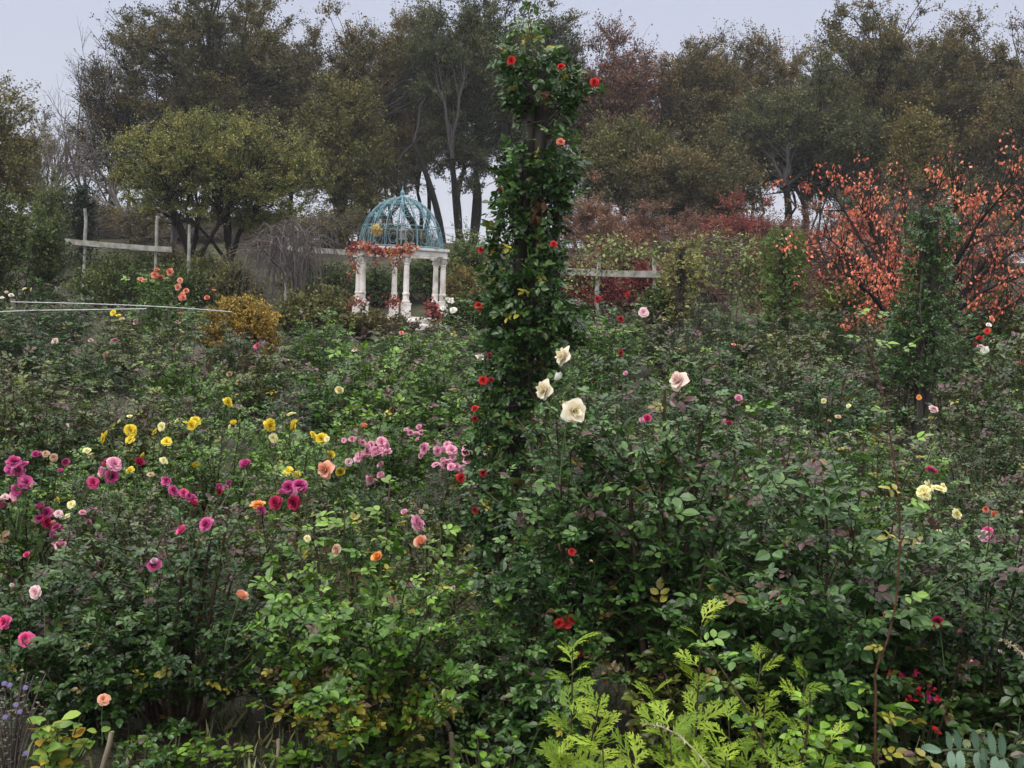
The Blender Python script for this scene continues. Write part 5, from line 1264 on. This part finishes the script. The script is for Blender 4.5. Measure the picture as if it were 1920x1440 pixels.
# ------------------------------------------------------------------ lime green feathery plants
LIME = leafmat('lime feather leaf', [(0, (.08, .15, .02)), (.4, (.21, .32, .03)), (.75, (.32, .43, .045)), (1, (.38, .44, .07))], rough=.55, spec=.3, trans=.4, jit=.2)
def feather(R, n_pair=4):
    """one deeply cut leaf, base at origin along +y, unit length"""
    V_, F_ = [], []
    def blade(p, a, L, w):
        dx, dy = math.sin(a), math.cos(a); k_ = len(V_)
        nx_, ny_ = dy, -dx
        for f_, ww, zz in ((0, .35, 0), (.35, 1, .03), (.7, .7, .03), (1, .02, -.06)):
            for s_ in (-1, 1): V_.append([p[0] + dx * L * f_ + nx_ * w * ww * s_ * .5, p[1] + dy * L * f_ + ny_ * w * ww * s_ * .5, p[2] + zz * L])
        for q in range(3): F_.append([k_ + 2 * q, k_ + 2 * q + 1, k_ + 2 * q + 3, k_ + 2 * q + 2])
    zc = lambda t_: .12 * math.sin(t_ * 2.2) - .18 * t_ * t_
    for q in range(10): 
        t0_, t1_ = q / 10, (q + 1) / 10; k_ = len(V_)
        for t_, in ((t0_,), (t1_,)):
            for s_ in (-1, 1): V_.append([s_ * .022 * (1 - .6 * t_), t_, zc(t_)])
        F_.append([k_, k_ + 1, k_ + 3, k_ + 2])
    for q in range(n_pair):
        t_ = .14 + .8 * q / n_pair
        L = .52 * math.sin(math.pi * (.22 + .68 * t_)) ** 1.0 + .06
        for s_ in (-1, 1):
            a = s_ * (.72 - .35 * t_ + R.normal(0, .2)); blade([0, t_ + s_ * .03, zc(t_)], a, L * R.uniform(.6, 1.2), .085)
            for f_ in (.34, .62):
                p = [math.sin(a) * L * f_, t_ + math.cos(a) * L * f_, zc(t_) + .02 * L]
                for s2 in (-1, 1): blade(p, a + s2 * .6, L * .45 * (1.2 - f_), .06)
    blade([0, .96, zc(.96)], 0, .2, .06)
    V_ = np.array(V_); V_[:, 0] += R.normal(0, .22) * V_[:, 1] ** 2; V_[:, 2] -= R.uniform(-.15, .35) * V_[:, 1] ** 2
    return V_, np.array(F_)
FR = np.random.default_rng(12)
FEA = [feather(FR) for _ in range(9)]
GRP_L = 'lime green feathery plants along the bottom'
def lime_plant(px, top, d, hscale, label, seed, nl=16, size=.12, group=GRP_L, rz=0):
    R = np.random.default_rng(seed); b = ground_at(px, d); h = P(px, top, d)[2] - b[2]
    o = thing('feathery_plant', b, label, 'plant', group)
    st, lf = Geo(), Geo()
    stems = [(0, 0, 1.0)] + [(R.normal(0, .12), R.normal(0, .1), R.uniform(.55, .85)) for _ in range(hscale)]
    for sx, sy, sh in stems:
        e = np.array([sx, sy, h * sh]); pth = bez(np.array([[sx * .3, sy * .3, -.04]]), np.array([[sx * .4 + R.normal(0, .02), sy * .4, h * sh * .5]]), e[None], 14)[0]
        tubes(st, pth, np.linspace(.005, .002, 14), 6)
        m_ = int(nl * sh); u = np.linspace(.25, 1, m_) ** .8
        for q in range(m_):
            x = u[q] * 13; i0 = min(int(x), 12); p = pth[i0] + (pth[i0 + 1] - pth[i0]) * (x - i0)
            a = q * 2.4 + R.uniform(0, 1.2); el = R.uniform(.25, 1.0) + (.5 if u[q] > .93 else 0)
            s_ = size * (1.15 - .55 * u[q]) * R.uniform(.75, 1.2)
            scatter(lf, FEA[R.integers(0, 9)], p[None], np.array([[math.cos(a), math.sin(a), el]]), np.array([[0, -.2, 1.0]]) + R.normal(0, .2, (1, 3)), s_, np.clip(R.uniform(.25, .9) - .25 * (1 - u[q]), 0, 1))
    st.build('stem', STEM, o, True); lf.build('foliage', LIME, o)
lime = [(1060, 1215, 3.45, 1, 'lime feathery plant with tall thin tip below the red blooms', 14, .13), (1295, 1165, 3.3, 1, 'tallest lime feathery plant, left of the leaning cane', 17, .13), (1410, 1225, 3.4, 1, 'lime feathery plant with tufted tip between the two canes', 13, .11),
        (1490, 1260, 3.3, 1, 'slim lime feathery plant with a yellow button head near the short cane', 13, .10), (1120, 1400, 3.2, 4, 'low spreading lime feathery plant at the bottom edge under the tall thin tip', 11, .14), (1240, 1365, 3.1, 4, 'low bushy lime feathery plant at the bottom edge beside the tallest one', 12, .14),
        (1350, 1350, 3.1, 4, 'dense lime feathery clump at the foot of the leaning cane', 12, .14), (1440, 1400, 3.0, 3, 'low lime feathery clump right of the leaning cane', 15, .13)]
for q, (px, top, d, hs, lab, nl, sz) in enumerate(lime): lime_plant(px, top, d, hs, lab, 500 + q, nl, sz)

# yellowing bush, lower left
def broadleaf(name, label, cat, px, top, d, r, n, ls, m_, seed, tint, nst=9, group=None, tm=LEAF_HI, wood=GSTEM, low=.25):
    R = np.random.default_rng(seed); b = ground_at(px, d); h = P(px, top, d)[2] - b[2]
    o = thing(name, b, label, cat, group); st, lf = Geo(), Geo()
    e = np.stack([R.uniform(-1, 1, nst) * r, R.uniform(-1, 1, nst) * r * .7, h * R.uniform(.65, 1, nst)], -1); s = e * [.15, .15, 0] + [0, 0, -.04]
    pth = bez(s, (s + e) / 2 * [.7, .7, 1] + [0, 0, .05], e, 12); tubes(st, pth, np.linspace(.0045, .0018, 12)[None] * np.ones((nst, 1)), 5)
    q, i_ = R.integers(0, nst, n), (12 * (low + (1 - low) * R.uniform(0, 1, n))).astype(int).clip(0, 11); pos = pth[q, i_] + R.normal(0, .008, (n, 3)); a = R.uniform(0, 6.28, n)
    scatter(lf, tm, pos, np.stack([np.cos(a), np.sin(a), R.uniform(-.2, .5, n)], -1), np.stack([R.normal(0, .35, n), R.normal(-.25, .3, n), np.ones(n)], -1), ls * R.uniform(.6, 1.2, n), np.clip(R.uniform(*tint, n), 0, 1))
    st.build('stems', wood, o, True); lf.build('foliage', m_, o); return o, pth, b
YLEAF = leafmat('yellowing leaf', [(0, (.10, .19, .03)), (.5, (.2, .33, .05)), (.75, (.3, .36, .05)), (.85, (.5, .36, .03)), (1, (.5, .28, .03))], rough=.5, trans=.35, jit=.2)
broadleaf('leafy_plant', 'lime and yellow leaved plant in the lower left corner', 'plant', 105, 1335, 3.5, .13, 130, .052, YLEAF, 1, (0, 1.0), 9)
broadleaf('leafy_plant', 'small yellow green seedling beside the wooden stakes at lower left', 'plant', 440, 1395, 3.8, .06, 24, .04, YLEAF, 2, (.3, .8), 4)
broadleaf('leafy_plant', 'low green plant at the bottom edge left of the round stake', 'plant', 560, 1405, 3.8, .12, 90, .04, PAL['fresh'], 3, (.2, .6), 8)
broadleaf('leafy_plant', 'yellow leaved sprig under the pillar at bottom centre', 'plant', 925, 1300, 4.0, .1, 55, .042, YLEAF, 4, (.5, 1), 6)
broadleaf('leafy_plant', 'leafy green sprig with red specks right of the bottom stake', 'plant', 960, 1370, 3.6, .14, 110, .038, PAL['blue'], 5, (.1, .6), 9)
broadleaf('leafy_plant', 'green plant with broad drooping leaves left of the tall cane foot', 'plant', 1570, 1320, 3.3, .2, 130, .055, PAL['fresh'], 6, (.2, .62), 10)
broadleaf('leafy_plant', 'mixed green and brown leaved plant at the foot of the tall cane', 'plant', 1660, 1385, 3.2, .16, 120, .042, PAL['olive'], 7, (.1, 1), 10)
for q, (lab, px, top, d, r, n, ls, m_, ti) in enumerate([
    ('low sprawling green plant under the bare stems of the dark bush', 330, 1368, 3.75, .2, 170, .034, PAL['fresh'], (.1, .6)),
    ('low dark leafed plant between the slanted stakes and the bare stems', 265, 1392, 3.6, .14, 110, .032, PAL['blue'], (.1, .55)),
    ('low green plant in front of the dark green plastic stake', 655, 1385, 3.7, .18, 150, .034, PAL['blue'], (.1, .6)),
    ('yellowing low plant at the bottom edge left of the round stake foot', 770, 1392, 3.75, .16, 120, .036, YLEAF, (.0, .85)),
    ('low green plant at the bottom edge between the round stake and the lime plants', 905, 1385, 3.5, .16, 140, .036, PAL['fresh'], (.1, .6)),
    ('reddish leaved low plant in the bottom right corner', 1790, 1345, 3.4, .2, 150, .036, PAL['grey'], (.1, .8)),
    ('dark low plant behind the saw toothed plant', 1890, 1330, 3.5, .2, 170, .036, PAL['deep'], (.1, .6))]):
    broadleaf('leafy_plant', lab, 'plant', px, top, d, r, n, ls, m_, 40 + q, ti, 12)
# asters at the left edge
ASTER = leafmat('aster petals', [(0, (.11, .08, .2)), (1, (.19, .15, .31))], rough=.6, trans=.25)
o, pth, b = broadleaf('aster_plant', 'wiry grey stemmed plant with small violet flowers at the left edge', 'plant', 20, 1262, 3.7, .14, 420, .016, leafmat('aster leaf', [(0, (.07, .08, .05)), (1, (.16, .16, .11))], rough=.7), 11, (0, 1), 26, None, LEAF_MID, TWIG, .2)
R = np.random.default_rng(3)
for x, y in ((8, 1282), (18, 1285), (48, 1290), (37, 1335), (30, 1322), (48, 1413), (10, 1345)):
    g = Geo(); n = 14; a = np.arange(n) * 2 * np.pi / n
    scatter(g, LEAF_MID, np.zeros((n, 3)), np.stack([np.cos(a), np.sin(a) * .75, np.sin(a) * .6 + .2], -1), np.repeat([[0, -.6, .8]], n, 0), .0115, R.uniform(0, 1, n), 0, .7)
    ao = g.build('flower', ASTER, o); ao.location = P(x, y, 3.6) - b

# red salvia, right
o, pth, b = broadleaf('salvia_plant', 'wiry plant with small scarlet flowers below the crimson rose at right', 'plant', 1715, 1250, 3.7, .2, 380, .02, PAL['olive'], 12, (.1, .65), 22, None, LEAF_MID, GSTEM, .3)
for q, (x, y, c_) in enumerate(((1670, 1270, 'red'), (1715, 1267, 'crimson'), (1710, 1307, 'red'), (1735, 1298, 'crimson'), (1742, 1308, 'magenta'), (1755, 1314, 'red'), (1748, 1290, 'dark red'), (1720, 1293, 'red'), (1690, 1268, 'crimson'), (1754, 1367, 'red'))):
    g = Geo(); n = 6
    scatter(g, LEAF_MID, R.normal(0, .006, (n, 3)), R.normal(0, 1, (n, 3)) + [0, -.3, 0], R.normal(0, .5, (n, 3)) + [0, -1, .3], .019, R.uniform(.2, 1, n), 0, 1.1)
    ao = g.build('flower', PET[c_], o); ao.location = P(x, y, 3.6) - b
# serrated blue green leaf plant, lower right corner
def serrated():
    d = 2.9; b = ground_at(1850, d); o = thing('serrated_plant', b, 'plant with big saw toothed blue green leaflets in the lower right corner', 'plant')
    MEL = leafmat('blue green saw leaf', [(0, (.07, .13, .085)), (1, (.15, .24, .16))], rough=.5, trans=.2, jit=.12)
    st, lf = Geo(), Geo(); R = np.random.default_rng(5)
    nt_ = 9; V_ = []; 
    for q in range(nt_):
        t_ = q / (nt_ - 1); w = .17 * math.sin(math.pi * (.1 + .82 * t_)) + .005
        V_ += [[-w, t_, .06 * w * 4], [0, t_, -.1 * t_ * t_], [w, t_, .06 * w * 4], [-w * 1.28, t_ + .055, .05], [w * 1.28, t_ + .055, .05]]
    F_ = []
    for q in range(nt_ - 1):
        a = q * 5; F_ += [[a, a + 1, a + 6], [a, a + 6, a + 5], [a + 1, a + 2, a + 7], [a + 1, a + 7, a + 6], [a, a + 5, a + 3], [a + 2, a + 4, a + 7]]
    SAW = (np.array(V_), np.array(F_))
    for (p0, p1) in (((1895, 1428), (1765, 1408)), ((1900, 1480), (1960, 1385)), ((1840, 1475), (1840, 1440))):
        s, e = P(*p0, d) - b, P(*p1, d - .1) - b; s0 = np.array([s[0], s[1] + .05, -.03])
        pth = np.concatenate([bez(s0[None], (s0 + [0, 0, s[2] * .7])[None], s[None], 6)[0], bez(s[None], ((s + e) / 2 + [0, 0, .03])[None], e[None], 9)[0][1:]])
        tubes(st, pth, np.linspace(.006, .0025, len(pth)), 6)
        ax_ = nrm(e - s)
        for q in range(5):
            p = pth[min(6 + int(q * 1.7), len(pth) - 1)]
            for sg in (-1, 1):
                side = np.array([0, 0, 1.0]) if sg > 0 else np.array([.15 * -ax_[0], -.5, -.55])
                scatter(lf, SAW, p[None], (side * .95 + ax_ * .3 + R.normal(0, .06, 3))[None], np.array([[.35 * sg, -1, .15]]), .072 * (1 - .06 * q), R.uniform(.2, 1))
        scatter(lf, SAW, e[None], ax_[None], np.array([[.1, -.6, .8]]), .07, .6)
    st.build('stems', GSTEM, o, True); lf.build('foliage', MEL, o)
serrated()
# arching dry grass stems
DRY = noisemat('dry grass', (.28, .24, .14), (.45, .4, .27), 30, .7, 0)
for lab, line, d in (('pale dry grass stem arching over the lime plants', [(1345, 1460), (1310, 1415), (1275, 1380), (1240, 1362), (1210, 1358)], 2.9), ('pale dry grass stem curving in at the right edge', [(1960, 1290), (1930, 1240), (1905, 1215), (1880, 1200)], 3.0)):
    b = ground_at(line[0][0], d); o = thing('grass_stem', b, lab, 'grass stem'); p = np.array([P(x, y, d) for x, y in line]) - b; p = np.concatenate([[[p[0][0] + .05, 0, -.03]], p])
    t_ = np.linspace(0, len(p) - 1, 30); pp = np.stack([np.interp(t_, np.arange(len(p)), p[:, q]) for q in range(3)], -1)
    for _ in range(3): pp[1:-1] = (pp[:-2] + 2 * pp[1:-1] + pp[2:]) / 4
    g = Geo(); tubes(g, pp, np.linspace(.0035, .0015, 30), 5); R = np.random.default_rng(len(lab))
    k_ = R.integers(16, 30, 60); scatter(g, LEAF_MID, pp[k_], np.gradient(pp, axis=0)[k_] * 30 + R.normal(0, .35, (60, 3)), R.normal(0, 1, (60, 3)), .012, 0, 0, .5)
    g.build('stem', DRY, o, True)

# stakes and plant tags
WOODS = noisemat('stake wood', (.22, .17, .12), (.4, .33, .25), 25, .8, .3, stretch=(1, 1, .2))
BAMB = noisemat('green stake', (.02, .05, .03), (.04, .08, .05), 25, .5, 0)
for lab, x0, y0, x1, y1, d, m_, r in (('slanted pale wooden stake at lower left, tallest of three', 185, 1470, 210, 1372, 3.7, WOODS, .009), ('short pale wooden stake leaning right beside the slanted stakes', 215, 1470, 243, 1418, 3.6, WOODS, .007), ('upright thin wooden stake at the bottom edge right of the dark bush', 519, 1470, 522, 1386, 3.8, WOODS, .007),
        ('round wooden stake at the bottom edge under the bright green bush', 850, 1470, 846, 1374, 3.8, WOODS, .010), ('dark green plastic stake inside the bright green bush', 680, 1460, 693, 1335, 4.0, BAMB, .008), ('thin leaning brown cane inside the bright green bush', 812, 1420, 760, 1215, 4.2, STEM, .005)):
    b = ground_at(x0, d); e = P(x1, y1, d) - b; g = Geo(); o = thing('garden_stake', b, lab, 'stake')
    s = np.array([-.2 * e[0], 0, -.06]); pth = s + np.linspace(0, 1, 7)[:, None] * (e - s); tubes(g, pth + np.random.default_rng(4).normal(0, .0012, pth.shape), r, 8)
    g.add(np.concatenate([e[None], e + np.array([[r, 0, 0], [0, r, 0], [-r, 0, 0], [0, -r, 0]])]), [[0, 1, 2], [0, 2, 3], [0, 3, 4], [0, 4, 1]]); g.build('stake', m_, o, True)
for lab, x, y, d in (('small white plant tag behind the thick stems, left one', 1122, 1278, 4.35), ('small white plant tag among the thick stems, right one', 1206, 1292, 4.35)):
    c = P(x, y, d); b = np.array([c[0], c[1], float(terrain(c[0], c[1]))]); hh = c[2] - b[2]; o = thing('plant_tag', b, lab, 'plant tag')
    g = Geo(); box(g, (0, 0, hh), (.024, .004, .034), .2); g.build('card', PVC, o); g = Geo(); tubes(g, np.array([[0, .004, -.05], [0, .004, hh * .5], [0, .004, hh]]), .003, 5); g.build('stick', PVC, o)

# ------------------------------------------------------------------ grass and fallen leaves near the viewer
R = np.random.default_rng(90); g = Geo(); n = 26000
x = R.uniform(-2.6, 2.8, n); y = 3.0 + 6.0 * R.uniform(0, 1, n) ** 1.3; x *= (y / 4.5) ** .8
keep = (np.sin(x * 3.1 + 1) * np.sin(y * 2.7) + R.normal(0, .5, n)) > -.25; x, y = x[keep], y[keep]; n = len(x)
pos = np.stack([x, y, terrain(x, y) - .005], -1); tv = np.array([[-.06, 0, 0], [.06, 0, 0], [.045, .6, .05], [-.045, .6, .05], [0, 1, .22]], float)
GT = (tv, np.array([[0, 1, 2], [0, 2, 3], [3, 2, 4]]))
scatter(g, GT, pos, R.normal(0, .35, (n, 3)) + [0, 0, 1], R.normal(0, 1, (n, 3)) * [1, 1, .1], R.uniform(.035, .11, n), R.uniform(0, 1, n))
GRASS = leafmat('grass blades', [(0, (.06, .09, .025)), (.6, (.11, .15, .045)), (.85, (.19, .2, .08)), (1, (.26, .22, .12))], rough=.6, trans=.2)
tag(g.build('grass', GRASS), 'short patchy grass between the rose stems', 'grass', kind='stuff')
g = Geo(); n = 2600; x = R.uniform(-2.4, 2.6, n); y = R.uniform(3.2, 8, n); x *= (y / 4.5) ** .8
pos = np.stack([x, y, terrain(x, y) + R.uniform(.008, .03, n)], -1)
scatter(g, LEAF_HI, pos, R.normal(0, 1, (n, 3)) * [1, 1, .15], R.normal(0, .3, (n, 3)) + [0, 0, 1], R.uniform(.025, .05, n), R.uniform(0, 1, n))
tag(g.build('fallen_leaves', leafmat('fallen leaf', [(0, (.09, .05, .03)), (.5, (.22, .14, .06)), (.75, (.38, .27, .06)), (1, (.3, .08, .06))], rough=.7, trans=.1)), 'fallen brown and yellow rose leaves on the soil', 'leaf litter', kind='stuff')

# ------------------------------------------------------------------ misty air
hz = Geo(); box(hz, (0, 600, 13), (1960, 1860, 50))
HZ = bpy.data.materials.new('misty air'); HZ.use_nodes = True
ht = HZ.node_tree; ht.nodes.remove(ht.nodes['Principled BSDF'])
pv = ht.nodes.new('ShaderNodeVolumePrincipled'); pv.inputs['Color'].default_value = (.93, .95, 1, 1); pv.inputs['Density'].default_value = .0005
ht.links.new(pv.outputs[0], ht.nodes['Material Output'].inputs['Volume'])
tag(hz.build('haze', HZ), 'thin autumn mist in the air', 'haze', kind='stuff')
